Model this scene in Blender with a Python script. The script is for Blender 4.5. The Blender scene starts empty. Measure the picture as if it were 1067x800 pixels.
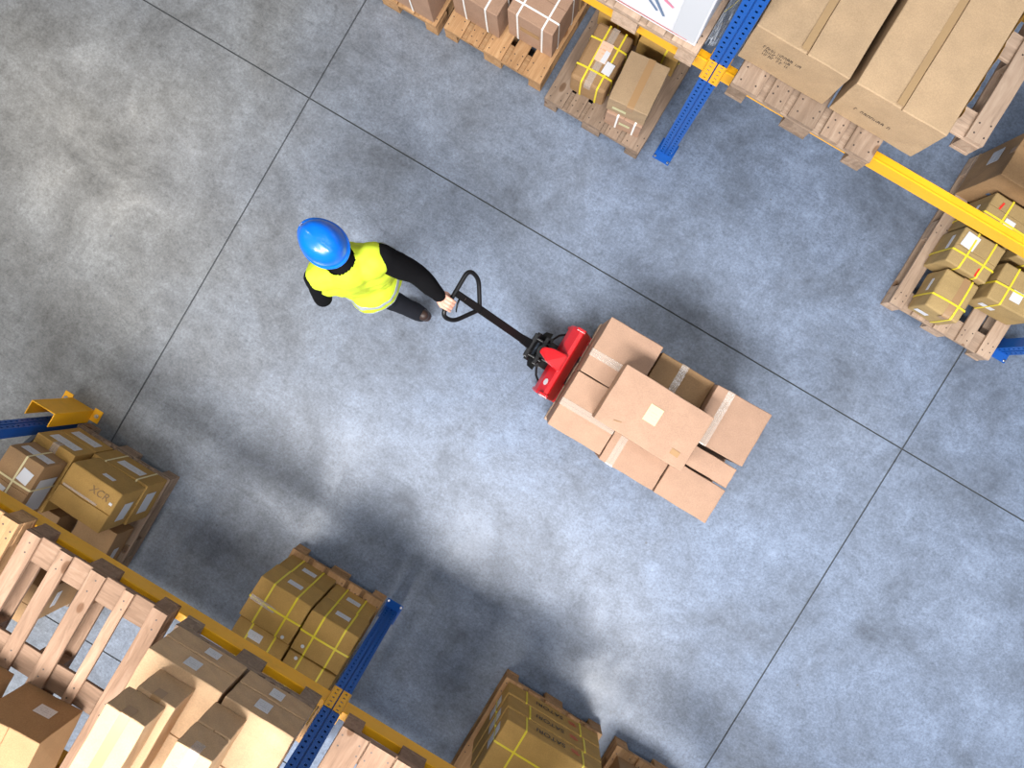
import bpy, bmesh, math, random
from mathutils import Vector, Matrix, noise
random.seed(7)
PI=math.pi; R=math.radians
C=bpy.context.scene.collection
sc=bpy.context.scene

# ------------------------------------------------------------------ materials
def mat(name,col=(.5,.5,.5),rough=.6,metal=0,spec=.5,coat=0):
    m=bpy.data.materials.new(name); m.use_nodes=True
    b=m.node_tree.nodes['Principled BSDF']
    b.inputs['Base Color'].default_value=(*col,1); b.inputs['Roughness'].default_value=rough
    b.inputs['Metallic'].default_value=metal; b.inputs['Specular IOR Level'].default_value=spec
    if coat: b.inputs['Coat Weight'].default_value=coat; b.inputs['Coat Roughness'].default_value=.08
    return m
def N(m,t,**k):
    n=m.node_tree.nodes.new(t)
    for a,v in k.items():
        if a in n.inputs: n.inputs[a].default_value=v
        else: setattr(n,a,v)
    return n
def L(m,a,b): m.node_tree.links.new(a,b)
def ramp(m,fac,stops):
    r=m.node_tree.nodes.new('ShaderNodeValToRGB'); cr=r.color_ramp
    while len(cr.elements)<len(stops): cr.elements.new(.5)
    for e,(p,c) in zip(cr.elements,stops): e.position=p; e.color=(*c,1) if len(c)==3 else c
    L(m,fac,r.inputs[0]); return r
def mixc(m,fac,a,b,mode='MIX'):
    x=m.node_tree.nodes.new('ShaderNodeMix'); x.data_type='RGBA'; x.blend_type=mode
    for s,v in ((0,fac),(6,a),(7,b)):
        if isinstance(v,(int,float)): x.inputs[s].default_value=v
        elif isinstance(v,tuple): x.inputs[s].default_value=(*v,1)
        else: L(m,v,x.inputs[s])
    return x.outputs[2]
def coords(m,kind='Object',scale=(1,1,1)):
    t=N(m,'ShaderNodeTexCoord'); mp=N(m,'ShaderNodeMapping'); mp.inputs['Scale'].default_value=scale
    L(m,t.outputs[kind],mp.inputs[0]); return mp.outputs[0]
def tex_noise(m,vec,scale,detail=4,rough=.55,dist=0):
    n=N(m,'ShaderNodeTexNoise'); n.inputs['Scale'].default_value=scale; n.inputs['Detail'].default_value=detail
    n.inputs['Roughness'].default_value=rough; n.inputs['Distortion'].default_value=dist
    L(m,vec,n.inputs['Vector']); return n.outputs['Fac']
def bsdf(m): return m.node_tree.nodes['Principled BSDF']
def bump(m,h,s=.2,d=.01):
    b=N(m,'ShaderNodeBump'); b.inputs['Strength'].default_value=s; b.inputs['Distance'].default_value=d
    L(m,h,b.inputs['Height']); L(m,b.outputs[0],bsdf(m).inputs['Normal'])

def cardboard(name,col,shift=.12):
    m=mat(name,col,.72,spec=.25)
    v=coords(m,'Object'); oi=N(m,'ShaderNodeObjectInfo')
    f=tex_noise(m,v,9,4); r=ramp(m,f,[(.3,tuple(c*.92 for c in col)),(.7,tuple(min(1,c*1.07) for c in col))])
    v2=coords(m,'Object',(3,3,160)); 
    fine=tex_noise(m,v,160,2); c1=mixc(m,.12,r.outputs[0],ramp(m,fine,[(.35,(.3,.2,.1)),(.65,(1,.9,.75))]).outputs[0],'OVERLAY')
    hs=N(m,'ShaderNodeHueSaturation'); mr=N(m,'ShaderNodeMapRange'); L(m,oi.outputs['Random'],mr.inputs[0])
    mr.inputs[3].default_value=1-shift; mr.inputs[4].default_value=1+shift*.6
    L(m,mr.outputs[0],hs.inputs['Value']); L(m,c1,hs.inputs['Color']); L(m,hs.outputs[0],bsdf(m).inputs['Base Color'])
    n=tex_noise(m,v,25,3); bump(m,n,.12,.01); return m
CB=cardboard('cardboard_tan',(.345,.222,.158))
CB2=cardboard('cardboard_ochre',(.40,.245,.075))
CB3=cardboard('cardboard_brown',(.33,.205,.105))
CB6=cardboard('cardboard_ochre_lit',(.35,.25,.115))  # lit copy of the ochre card; right-rack light put into its tone
CB5=cardboard('cardboard_stack',(.50,.34,.205))
CB4=cardboard('cardboard_kraft_pale',(.37,.265,.165))

def wood(name,c1,c2,knot=True):
    m=mat(name,c1,.75,spec=.2)
    v=coords(m,'Object',(14,1.6,14)); oi=N(m,'ShaderNodeObjectInfo')
    add=N(m,'ShaderNodeVectorMath'); add.operation='ADD'; cmb=N(m,'ShaderNodeCombineXYZ')
    ml=N(m,'ShaderNodeMath'); ml.operation='MULTIPLY'; ml.inputs[1].default_value=57
    L(m,oi.outputs['Random'],ml.inputs[0]); L(m,ml.outputs[0],cmb.inputs[0]); L(m,ml.outputs[0],cmb.inputs[1])
    L(m,v,add.inputs[0]); L(m,cmb.outputs[0],add.inputs[1])
    f=tex_noise(m,add.outputs[0],2.2,6,.65,.8)
    r=ramp(m,f,[(.28,tuple(c*.72 for c in c1)),(.5,c1),(.75,c2)])
    big=tex_noise(m,add.outputs[0],.5,3)
    c=mixc(m,.25,r.outputs[0],ramp(m,big,[(.35,(.45,.4,.36)),(.65,(1,1,1))]).outputs[0],'MULTIPLY')
    vk=coords(m,'Object',(1,.55,1)); add2=N(m,'ShaderNodeVectorMath'); add2.operation='ADD'
    L(m,vk,add2.inputs[0]); L(m,cmb.outputs[0],add2.inputs[1])
    vo=N(m,'ShaderNodeTexVoronoi'); vo.inputs['Scale'].default_value=5.5; L(m,add2.outputs[0],vo.inputs['Vector'])
    kr=ramp(m,vo.outputs['Distance'],[(.0,(.30,.2,.13)),(.1,(.5,.38,.28)),(.13,(1,1,1))])
    c=mixc(m,.8,c,kr.outputs[0],'MULTIPLY')
    hs=N(m,'ShaderNodeHueSaturation'); mr=N(m,'ShaderNodeMapRange'); L(m,oi.outputs['Random'],mr.inputs[0])
    mr.inputs[3].default_value=.78; mr.inputs[4].default_value=1.15
    L(m,mr.outputs[0],hs.inputs['Value']); L(m,c,hs.inputs['Color']); L(m,hs.outputs[0],bsdf(m).inputs['Base Color'])
    bump(m,f,.35,.01); return m
WD=wood('pallet_wood_orange',(.44,.255,.125),(.54,.35,.19))
WG=wood('pallet_wood_weathered',(.285,.205,.15),(.38,.29,.22))
WU=wood('pallet_wood_pinkish',(.31,.195,.13),(.40,.27,.19))
WP=wood('pallet_wood_pale',(.47,.34,.25),(.58,.44,.33))
NAIL=mat('nail_head',(.06,.045,.04),.5,.3)
YEL=mat('yellow_enamel',(.86,.42,.012),.42,spec=.4)
v=coords(YEL); f=tex_noise(YEL,v,7,6,.7); L(YEL,mixc(YEL,1.0,(.88,.43,.012),ramp(YEL,f,[(.3,(.86,.86,.86)),(.5,(1,1,1))]).outputs[0],'MULTIPLY'),bsdf(YEL).inputs['Base Color'])
BLU=mat('blue_enamel',(.006,.085,.37),.4,spec=.4)
GRY=mat('dark_galvanised',(.12,.13,.15),.5,.5)
DGN=mat('green_grey_paint',(.10,.13,.12),.5)
STEEL=mat('bolt_steel',(.6,.6,.6),.3,1)
RED=mat('red_enamel',(.66,.008,.014),.33,spec=.5,coat=.3)
BLK=mat('black_enamel',(.008,.008,.009),.35,spec=.3)
RUB=mat('black_rubber',(.02,.02,.02),.8)
PU=mat('pale_polyurethane',(.5,.45,.35),.5)
STRY=mat('strap_yellow',(.74,.60,.04),.4,spec=.4)
STRC=mat('strap_cream',(.72,.63,.36),.4)
STRW=mat('strap_white',(.82,.82,.80),.4)
INK=mat('printed_ink',(.035,.03,.03),.7)
INKR=mat('printed_ink_red',(.55,.03,.03),.6)
REDT=mat('red_sticker',(.7,.03,.02),.4)
BLUEINK=mat('printed_ink_blue',(.13,.19,.30),.5); PINKINK=mat('printed_ink_pink',(.70,.22,.32),.5)
GREYP=mat('printed_grey',(.52,.54,.58),.5)
WHT=mat('white_paper',(.64,.65,.69),.6)
def paper(name,base,ink):
    m=mat(name,base,.6)
    v=coords(m,'Generated',(1,1,1)); sx=N(m,'ShaderNodeSeparateXYZ'); L(m,v,sx.inputs[0])
    a=N(m,'ShaderNodeMath'); a.operation='MULTIPLY'; a.inputs[1].default_value=34; L(m,sx.outputs[1],a.inputs[0])
    s=N(m,'ShaderNodeMath'); s.operation='SINE'; L(m,a.outputs[0],s.inputs[0])
    g=N(m,'ShaderNodeMath'); g.operation='GREATER_THAN'; g.inputs[1].default_value=.25; L(m,s.outputs[0],g.inputs[0])
    v2=coords(m,'Generated',(7,5,1)); n=tex_noise(m,v2,1.4,1); g2=N(m,'ShaderNodeMath'); g2.operation='GREATER_THAN'; g2.inputs[1].default_value=.5; L(m,n,g2.inputs[0])
    # margins
    def inside(o,lo,hi):
        x=N(m,'ShaderNodeMath'); x.operation='COMPARE'; x.inputs[1].default_value=(lo+hi)/2; x.inputs[2].default_value=(hi-lo)/2; L(m,o,x.inputs[0]); return x.outputs[0]
    p=g.outputs[0]
    for o in (g2.outputs[0],inside(sx.outputs[0],.08,.92),inside(sx.outputs[1],.08,.92)):
        q=N(m,'ShaderNodeMath'); q.operation='MULTIPLY'; L(m,p,q.inputs[0]); L(m,o,q.inputs[1]); p=q.outputs[0]
    k=N(m,'ShaderNodeMath'); k.operation='MULTIPLY'; k.inputs[1].default_value=.42; L(m,p,k.inputs[0])
    L(m,mixc(m,k.outputs[0],base,ink),bsdf(m).inputs['Base Color']); return m
LBL=paper('shipping_label_paper',(.60,.60,.63),(.20,.20,.22))
LBLO=paper('orange_printed_paper',(.72,.50,.36),(.75,.22,.05))
LBLC=paper('cream_printed_paper',(.55,.52,.30),(.44,.40,.22))
TBK=mat('kraft_packing_tape',(.33,.22,.115),.3,spec=.5)
TBR=mat('brown_packing_tape',(.36,.22,.11),.25,spec=.5)
def clear(name,tint,fac,rough):
    m=mat(name,tint,rough,spec=.8); nt=m.node_tree
    tr=N(m,'ShaderNodeBsdfTransparent'); mx=N(m,'ShaderNodeMixShader'); mx.inputs[0].default_value=fac
    L(m,tr.outputs[0],mx.inputs[1]); L(m,bsdf(m).outputs[0],mx.inputs[2])
    L(m,mx.outputs[0],nt.nodes['Material Output'].inputs['Surface'])
    n=tex_noise(m,coords(m,'Object',(1,1,1)),22,3); bump(m,n,.22 if 'tape' in name else .5,.01); return m
TCL=clear('clear_packing_tape',(.66,.56,.48),.34,.16)
FILM=clear('clear_stretch_film',(.80,.84,.90),.30,.12)
FILMW=clear('milky_stretch_film',(.86,.87,.90),.55,.15)

# ------------------------------------------------------------------ mesh helpers
def link(name,bm,mats,parent=None,smooth=False,kind=None):
    me=bpy.data.meshes.new(name)
    bmesh.ops.recalc_face_normals(bm,faces=bm.faces)
    bm.to_mesh(me); bm.free()
    for m in (mats if isinstance(mats,(list,tuple)) else [mats]): me.materials.append(m)
    if smooth:
        for p in me.polygons: p.use_smooth=True
    o=bpy.data.objects.new(name,me); C.objects.link(o)
    if parent: o.parent=parent
    if kind: o['kind']=kind
    return o
def tag(o,label,cat,group=None):
    o['label']=label; o['category']=cat
    if group: o['group']=group
    return o
def empty(name,loc,rz=0):
    o=bpy.data.objects.new(name,None); o.empty_display_size=.2; C.objects.link(o); o.location=loc; o.rotation_euler=(0,0,rz); return o
def abox(bm,x0,x1,y0,y1,z0,z1,bev=0,mi=0,M=None):
    vs=[bm.verts.new(Vector(p)) for p in ((x0,y0,z0),(x1,y0,z0),(x1,y1,z0),(x0,y1,z0),(x0,y0,z1),(x1,y0,z1),(x1,y1,z1),(x0,y1,z1))]
    if M: 
        for v in vs: v.co=M@v.co
    fs=[bm.faces.new([vs[i] for i in f]) for f in ((0,3,2,1),(4,5,6,7),(0,1,5,4),(1,2,6,5),(2,3,7,6),(3,0,4,7))]
    for f in fs: f.material_index=mi
    if bev:
        es=list({e for f in fs for e in f.edges})
        r=bmesh.ops.bevel(bm,geom=es,offset=bev,segments=2,affect='EDGES',profile=.6)
        for f in r['faces']: f.material_index=mi
    return vs
def frame_of(d):
    d=d.normalized(); u=Vector((0,0,1)) if abs(d.z)<.9 else Vector((1,0,0))
    a=d.cross(u).normalized(); b=d.cross(a).normalized(); return a,b
def tube(bm,pts,r,n=12,closed=False,mi=0,caps=True):
    pts=[Vector(p) for p in pts]; rs=r if isinstance(r,(list,tuple)) else [r]*len(pts); rings=[]; pa=None
    K=len(pts)
    for i,p in enumerate(pts):
        if closed: d=pts[(i+1)%K]-pts[i-1]
        else: d=pts[min(i+1,K-1)]-pts[max(i-1,0)]
        d.normalize()
        if pa is None: a,b=frame_of(d)
        else:
            a=(pa-d*pa.dot(d)).normalized(); b=d.cross(a)
        pa=a
        rings.append([bm.verts.new(p+a*math.cos(t)*rs[i]+b*math.sin(t)*rs[i]) for t in [2*PI*k/n for k in range(n)]])
    for i in range(K if closed else K-1):
        A=rings[i];B=rings[(i+1)%K]; off=0
        if closed and i==K-1:
            off=min(range(n),key=lambda o:(A[0].co-B[o].co).length)
        for k in range(n):
            f=bm.faces.new((A[k],A[(k+1)%n],B[(k+1+off)%n],B[(k+off)%n])); f.material_index=mi
    if not closed and caps:
        for A in (rings[0],rings[-1]): bm.faces.new(A).material_index=mi
def ribbon(bm,pts,nrm,wdir,w,t,mi=0,closed=False):
    # flat band following pts: nrm[i] outward, wdir constant
    wd=Vector(wdir).normalized()*w/2; secs=[]
    for p,n in zip(pts,nrm):
        p=Vector(p);n=Vector(n).normalized()*t
        secs.append([bm.verts.new(q) for q in (p-wd,p+wd,p+wd+n,p-wd+n)])
    K=len(secs)
    for i in range(K if closed else K-1):
        A=secs[i];B=secs[(i+1)%K]
        for k in range(4): bm.faces.new((A[k],A[(k+1)%4],B[(k+1)%4],B[k])).material_index=mi
    if not closed: bm.faces.new(secs[0]).material_index=mi; bm.faces.new(secs[-1]).material_index=mi
def cyl(bm,c,axis,r,h,n=20,mi=0):
    a=Vector(axis).normalized(); c=Vector(c); tube(bm,[c-a*h/2,c+a*h/2],r,n,mi=mi)

# ------------------------------------------------------------------ camera
F=745.0;H=5.25;NU,NV=557.0,387.0;A=R(30.8)
D=Vector((NU-533.5,-(NV-400),-F)).normalized()
x=Vector((math.cos(A),-math.sin(A),0)); x-=D*x.dot(D); x.normalize()
z=-D; y=z.cross(x)
Rm=Matrix((x,y,z))            # rows: world axes in camera space -> world = Rm @ cam
cam=bpy.data.cameras.new('camera'); co=bpy.data.objects.new('camera',cam); C.objects.link(co)
cam.sensor_width=36; cam.lens=F/1067*36; cam.clip_start=.05
co.matrix_world=Matrix.Translation((0,0,H))@Rm.to_4x4()
sc.camera=co

# ------------------------------------------------------------------ floor (concrete slabs with saw-cut joints)
def concrete():
    m=mat('polished_concrete',(.3,.33,.38),.4,spec=.5)
    v=coords(m,'Object')
    b1=tex_noise(m,v,.38,3,.5,.3); b2=tex_noise(m,v,1.5,7,.68,.4); b3=tex_noise(m,v,9,6,.7)
    v2=coords(m,'Object',(1.3,9,1)); st=tex_noise(m,v2,3,5,.7,.5)
    c1=ramp(m,b2,[(.28,(.078,.087,.102)),(.43,(.133,.150,.178)),(.58,(.172,.197,.238)),(.76,(.242,.277,.332))]).outputs[0]
    c1=mixc(m,.6,c1,ramp(m,b3,[(.3,(.35,.35,.35)),(.7,(.68,.68,.68))]).outputs[0],'OVERLAY')
    c1=mixc(m,.12,c1,ramp(m,st,[(.38,(.38,.38,.38)),(.62,(.6,.6,.6))]).outputs[0],'OVERLAY')
    b4=tex_noise(m,v,55,3,.8); c1=mixc(m,.35,c1,ramp(m,b4,[(.3,(.12,.12,.12)),(.7,(.88,.88,.88))]).outputs[0],'OVERLAY')
    b5=tex_noise(m,v,24,5,.75); c1=mixc(m,.5,c1,ramp(m,b5,[(.30,(.22,.22,.22)),(.45,(.5,.5,.5)),(.75,(.72,.72,.72))]).outputs[0],'OVERLAY')
    for sc_,rz_ in (((1.2,42,1),.0),((1.6,55,1),.5),((1.1,48,1),2.2)):   # fine trowel and wheel scratches
        tc=N(m,'ShaderNodeTexCoord'); m1=N(m,'ShaderNodeMapping'); m1.inputs['Rotation'].default_value=(0,0,rz_); m2=N(m,'ShaderNodeMapping'); m2.inputs['Scale'].default_value=sc_
        L(m,tc.outputs['Object'],m1.inputs[0]); L(m,m1.outputs[0],m2.inputs[0])
        sn=tex_noise(m,m2.outputs[0],1.0,2,.5,.1); rp=ramp(m,sn,[(.485,(1,1,1)),(.498,(.70,.71,.73)),(.502,(.70,.71,.73)),(.515,(1,1,1))])
        mk=ramp(m,tex_noise(m,m1.outputs[0],1.1+rz_*.3,2),[(.5,(0,0,0)),(.62,(.55,.55,.55))])
        c1=mixc(m,mk.outputs[0],c1,mixc(m,1.0,c1,rp.outputs[0],'MULTIPLY'))
    # warmer towards the far end of the aisle; bluish daylight painted into the rest
    sp=N(m,'ShaderNodeSeparateXYZ'); L(m,v,sp.inputs[0])
    mr=N(m,'ShaderNodeMapRange'); mr.inputs[1].default_value=-2.9; mr.inputs[2].default_value=-.3; L(m,sp.outputs[0],mr.inputs[0])
    ad=N(m,'ShaderNodeMath'); ad.operation='ADD'; L(m,mr.outputs[0],ad.inputs[0])
    mb=N(m,'ShaderNodeMath'); mb.operation='MULTIPLY_ADD'; mb.inputs[1].default_value=1.1; mb.inputs[2].default_value=-.5; L(m,b1,mb.inputs[0]); L(m,mb.outputs[0],ad.inputs[1]); ad.use_clamp=True
    c1=mixc(m,1.0,c1,mixc(m,ad.outputs[0],(1.02,.93,.80),(.88,.97,1.13)),'MULTIPLY')
    # dark pits and marks
    vo=N(m,'ShaderNodeTexVoronoi'); vo.inputs['Scale'].default_value=3.2; vo.inputs['Randomness'].default_value=1; L(m,v,vo.inputs['Vector'])
    sz=N(m,'ShaderNodeMath'); sz.operation='LESS_THAN'; sz.inputs[1].default_value=.028; L(m,vo.outputs['Distance'],sz.inputs[0])
    c1=mixc(m,sz.outputs[0],c1,(.10,.11,.13))
    L(m,c1,bsdf(m).inputs['Base Color'])
    rr=ramp(m,b2,[(.3,(.5,.5,.5)),(.7,(.28,.28,.28))]); L(m,rr.outputs[0],bsdf(m).inputs['Roughness'])
    bump(m,b3,.06,.01); return m
CON=concrete(); JNT=mat('joint_sealant',(.05,.055,.06),.8)
bm=bmesh.new()
xs=[-14,-7.45,-2.455,2.57,7.6,14]; ys=[-12,-8.3,-3.47,.88,5.3,12]; g=.0055
for i in range(5):
    for j in range(5):
        x0=xs[i]+g;x1=xs[i+1]-g;y0=ys[j]+g;y1=ys[j+1]-g
        abox(bm,x0,x1,y0,y1,-.12,0,0,0)
for X in xs[1:-1]: abox(bm,X-g,X+g,-12,12,-.12,-.009,0,1)
for Y in ys[1:-1]: abox(bm,-14,14,Y-g,Y+g,-.12,-.0085,0,1)
floor=link('floor',bm,[CON,JNT],kind='structure')

CLAD=mat('wall_cladding',(.42,.44,.46),.6)
for nm,(a,b,c,d) in dict(wall_left=(-14.2,-14,-12,12),wall_right=(14,14.2,-12,12),wall_front=(-14.2,14.2,-12.2,-12),wall_back=(-14.2,14.2,12,12.2)).items():
    bm=bmesh.new(); n=60
    alongx=(b-a)>1
    for i in range(n):      # ribbed sheet cladding
        u0=(a+(b-a)*i/n) if alongx else (c+(d-c)*i/n); u1=(a+(b-a)*(i+1)/n) if alongx else (c+(d-c)*(i+1)/n); k=.04*(i%2)
        if alongx: abox(bm,u0,u1,c+(k if nm=='wall_front' else 0)-0,d-(k if nm=='wall_back' else 0),0,9.6)
        else: abox(bm,a,b,u0,u1,0,9.6)
    link(nm,bm,CLAD,kind='structure')
# ------------------------------------------------------------------ pallets
MC={}
def board_mesh(w,l,t,m,nails=(),seed=0):
    key=(round(w,3),round(l,3),round(t,3),m.name,nails,seed)
    if key in MC: return MC[key]
    bm=bmesh.new(); n=8; rnd=random.Random(seed*31+int(w*1000))
    secs=[]
    for i in range(n+1):
        yy=-l/2+l*i/n; dz=.0016*math.sin(i*1.3+seed); dx=.0012*math.sin(i*1.9+seed*2); k=.0025
        if i in(0,n): yy+=rnd.uniform(-.002,.002)
        prof=[(-w/2+k,-t/2),(w/2-k,-t/2),(w/2,-t/2+k),(w/2,t/2-k),(w/2-k,t/2),(-w/2+k,t/2),(-w/2,t/2-k),(-w/2,-t/2+k)]
        secs.append([bm.verts.new((px+dx,yy,pz+dz*.3)) for px,pz in prof])
    for i in range(n):
        for k in range(8): bm.faces.new((secs[i][k],secs[i][(k+1)%8],secs[i+1][(k+1)%8],secs[i+1][k]))
    bm.faces.new(secs[0]); bm.faces.new(secs[-1])
    for (nx,ny) in nails:
        jx=rnd.uniform(-.008,.008); jy=rnd.uniform(-.01,.01)
        cyl(bm,(nx+jx,ny+jy,t/2+.0002),(0,0,1),.0048,.0012,8,1)
    bmesh.ops.recalc_face_normals(bm,faces=bm.faces)
    me=bpy.data.meshes.new('board'); bm.to_mesh(me); bm.free(); me.materials.append(m); me.materials.append(NAIL)
    MC[key]=me; return me
def part(name,me,parent,loc,rz=0):
    o=bpy.data.objects.new(name,me); C.objects.link(o); o.parent=parent; o.location=loc; o.rotation_euler=(0,0,rz); return o
def pallet(label,x0,x1,yf,dr,z,m,deck=(.145,.1,.145,.1,.145),depth=1.2,group=None,rot=0):
    """yf: y of the aisle-side edge; dr: +1 when it reaches towards +Y"""
    w=x1-x0; yb=yf+dr*depth; cy=(yf+yb)/2; cx=(x0+x1)/2
    t=empty('wooden_pallet',(cx,cy,z),R(rot)); tag(t,label,'pallet',group)
    sd=int(abs(x0*77+yf*13))%5
    h=w/2
    bw=.1
    for i,xx in enumerate((-h+bw/2,0,h-bw/2)):
        ww=.145 if (i==1 and w>.7) else .1
        if w<.6 and i==1: continue
        part('skid_board',board_mesh(ww,depth,.022,m,(),sd+i),t,(xx,0,.011))
        for j,yy in enumerate((-depth/2+.0725,0,depth/2-.0725)):
            part('spacer_block',board_mesh(ww-.002,.143,.077,m,(),sd+i+j),t,(xx,yy,.0610))
    for j,yy in enumerate((-depth/2+.0725,0,depth/2-.0725)):
        part('cross_board',board_mesh(.143,w-.004,.021,m,(),sd+j),t,(0,yy,.1105),PI/2)
    tot=sum(deck); gap=(w-tot)/(len(deck)-1); xx=-h
    for i,dw in enumerate(deck):
        q=dw/2-.025
        nl=[]
        for yy in (-depth/2+.045,-depth/2+.1,-.02,.03,depth/2-.1,depth/2-.045):
            for s in ((-q,q) if dw>.09 else (0,)): nl.append((s,yy))
        part('deck_board',board_mesh(dw,depth,.022,m,tuple(nl),(sd+i)%4),t,(xx+dw/2,0,.1325),(PI if i%2 else 0))
        xx+=dw+gap
    return t
PZ=.1445

# ------------------------------------------------------------------ cartons
def carton(label,x0,x1,y0,y1,z0,z1,rot=0,m=CB,seam='x',so=0,tape=None,labels=(),straps=(),sm=None,group=None,bulge=.004,cat='box',gapw=.002,gd=.006,name='cardboard_box',tapeend=.06,rr=.005):
    w=x1-x0;d=y1-y0;h=z1-z0; hx,hy=w/2,d/2
    X=[-hx,-hx+rr]+[-hx+rr+(w-2*rr)*i/6 for i in range(1,6)]+[hx-rr,hx]
    Y=[-hy,-hy+rr]+[-hy+rr+(d-2*rr)*i/6 for i in range(1,6)]+[hy-rr,hy]
    Z=[0,rr]+[rr+(h-2*rr)*i/4 for i in range(1,4)]+[h-rr,h]
    if seam=='x':
        Y=sorted([v for v in Y if abs(v-so)>gapw*4]+[so-gapw*1.5,so-gapw*.4,so+gapw*.4,so+gapw*1.5])
    if seam=='y':
        X=sorted([v for v in X if abs(v-so)>gapw*4]+[so-gapw*1.5,so-gapw*.4,so+gapw*.4,so+gapw*1.5])
    rnd=random.Random(int(abs(x0*991+y0*313+z0*57)*10)); ph=[rnd.uniform(0,6) for _ in range(6)]
    def bl(a,b): return bulge*(1-a*a)*(1-b*b)
    def surf(px,py,pz):
        q=Vector((min(max(px,-hx+rr),hx-rr),min(max(py,-hy+rr),hy-rr),min(max(pz,rr),h-rr)))
        dd=Vector((px,py,pz))-q
        if dd.length>1e-9: q=q+dd.normalized()*min(rr,dd.length*1.0 if (abs(dd.x)>0)+(abs(dd.y)>0)+(abs(dd.z)>0)<2 else rr)
        u,v,t=px/hx,py/hy,2*pz/h-1
        if pz>=h-1e-6: q.z+=bl(u,v)
        if abs(u)>=.999: q.x+=math.copysign(.3*bl(v,t),u)
        if abs(v)>=.999: q.y+=math.copysign(.3*bl(u,t),v)
        # small crumple
        q.x+=.0012*math.sin(9*pz/h*2+ph[0]+6*v); q.y+=.0012*math.sin(8*pz/h*2+ph[1]+5*u)
        return q
    bm=bmesh.new(); vm={}
    def gv(px,py,pz):
        k=(round(px,5),round(py,5),round(pz,5))
        if k not in vm:
            q=surf(px,py,pz)
            if pz>=h-1e-6:
                if seam=='x':
                    if abs(py-so)<gapw*.5: q.z-=gd
                    elif py>so: q.z-=.0012
                if seam=='y':
                    if abs(px-so)<gapw*.5: q.z-=gd
                    elif px>so: q.z-=.0012
            vm[k]=bm.verts.new(q)
        return vm[k]
    for a,b in ((0,0),(1,h)):
        for i in range(len(X)-1):
            for j in range(len(Y)-1): bm.faces.new([gv(X[i],Y[j],b),gv(X[i+1],Y[j],b),gv(X[i+1],Y[j+1],b),gv(X[i],Y[j+1],b)])
    for yy in (-hy,hy):
        for i in range(len(X)-1):
            for k in range(len(Z)-1): bm.faces.new([gv(X[i],yy,Z[k]),gv(X[i+1],yy,Z[k]),gv(X[i+1],yy,Z[k+1]),gv(X[i],yy,Z[k+1])])
    for xx in (-hx,hx):
        for j in range(len(Y)-1):
            for k in range(len(Z)-1): bm.faces.new([gv(xx,Y[j],Z[k]),gv(xx,Y[j+1],Z[k]),gv(xx,Y[j+1],Z[k+1]),gv(xx,Y[j],Z[k+1])])
    o=link(name,bm,m); o.location=((x0+x1)/2,(y0+y1)/2,z0); o.rotation_euler=(0,0,R(rot))
    tag(o,label,cat,group)
    # perimeter path helper (loop around box in the plane across axis)
    def loop(axis,t,off,sag=0):
        P=[];Nn=[]
        H2=hy if axis=='x' else hx
        def add(s,zz,n): 
            P.append((t,s,zz) if axis=='x' else (s,t,zz)); Nn.append((0,n[0],n[1]) if axis=='x' else (n[0],0,n[1]))
        f=1-(t/(hx if axis=='x' else hy))**2
        K=8
        for i in range(K+1):   # top
            s=-H2+rr+(2*H2-2*rr)*i/K; add(s,h+off+bulge*f*(1-(s/H2)**2)+.0006,(0,1))
        add(H2+off*.8,h-.001+off*.8,(1,1)) 
        for i in range(K+1):
            zz=h-rr-(h-2*rr)*i/K; add(H2+off+.0014+.3*bulge*f*(1-(2*zz/h-1)**2),zz,(1,0))
        add(H2+off*.5,.001,(1,-.4))
        add(H2-rr*2,.0008,(0,1)); add(-H2+rr*2,.0008,(0,1)); add(-H2-off*.5,.001,(-1,-.4))
        for i in range(K+1):
            zz=rr+(h-2*rr)*i/K; add(-H2-off-.0014-.3*bulge*f*(1-(2*zz/h-1)**2),zz,(-1,0))
        add(-H2-off*.8,h-.001+off*.8,(-1,1))
        return P,Nn
    if tape:
        b=bmesh.new(); tw=.048
        ax='y' if seam=='x' else 'x'; H2=hx if seam=='x' else hy; t0=so
        P=[];Nn=[]; f=1-(t0/(hy if seam=='x' else hx))**2
        def add(s,zz,n): 
            P.append((s,t0,zz) if seam=='x' else (t0,s,zz)); Nn.append((n[0],0,n[1]) if seam=='x' else (0,n[0],n[1]))
        for i in range(3): add(-H2-.0022-bulge*f*.3,h-tapeend+(tapeend-rr)*i/2,(-1,0))
        add(-H2-.0005,h-.0005,(-1,1))
        for i in range(9):
            s=-H2+rr+(2*H2-2*rr)*i/8; add(s,h+.0006+bulge*f*(1-(s/H2)**2),(0,1))
        add(H2+.0005,h-.0005,(1,1))
        for i in range(3): add(H2+.0022+bulge*f*.3,h-rr-(tapeend-rr)*i/2,(1,0))
        ribbon(b,P,Nn,(0,1,0) if seam=='x' else (1,0,0),tw,.0006)
        link('packing_tape',b,tape,o)
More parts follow.
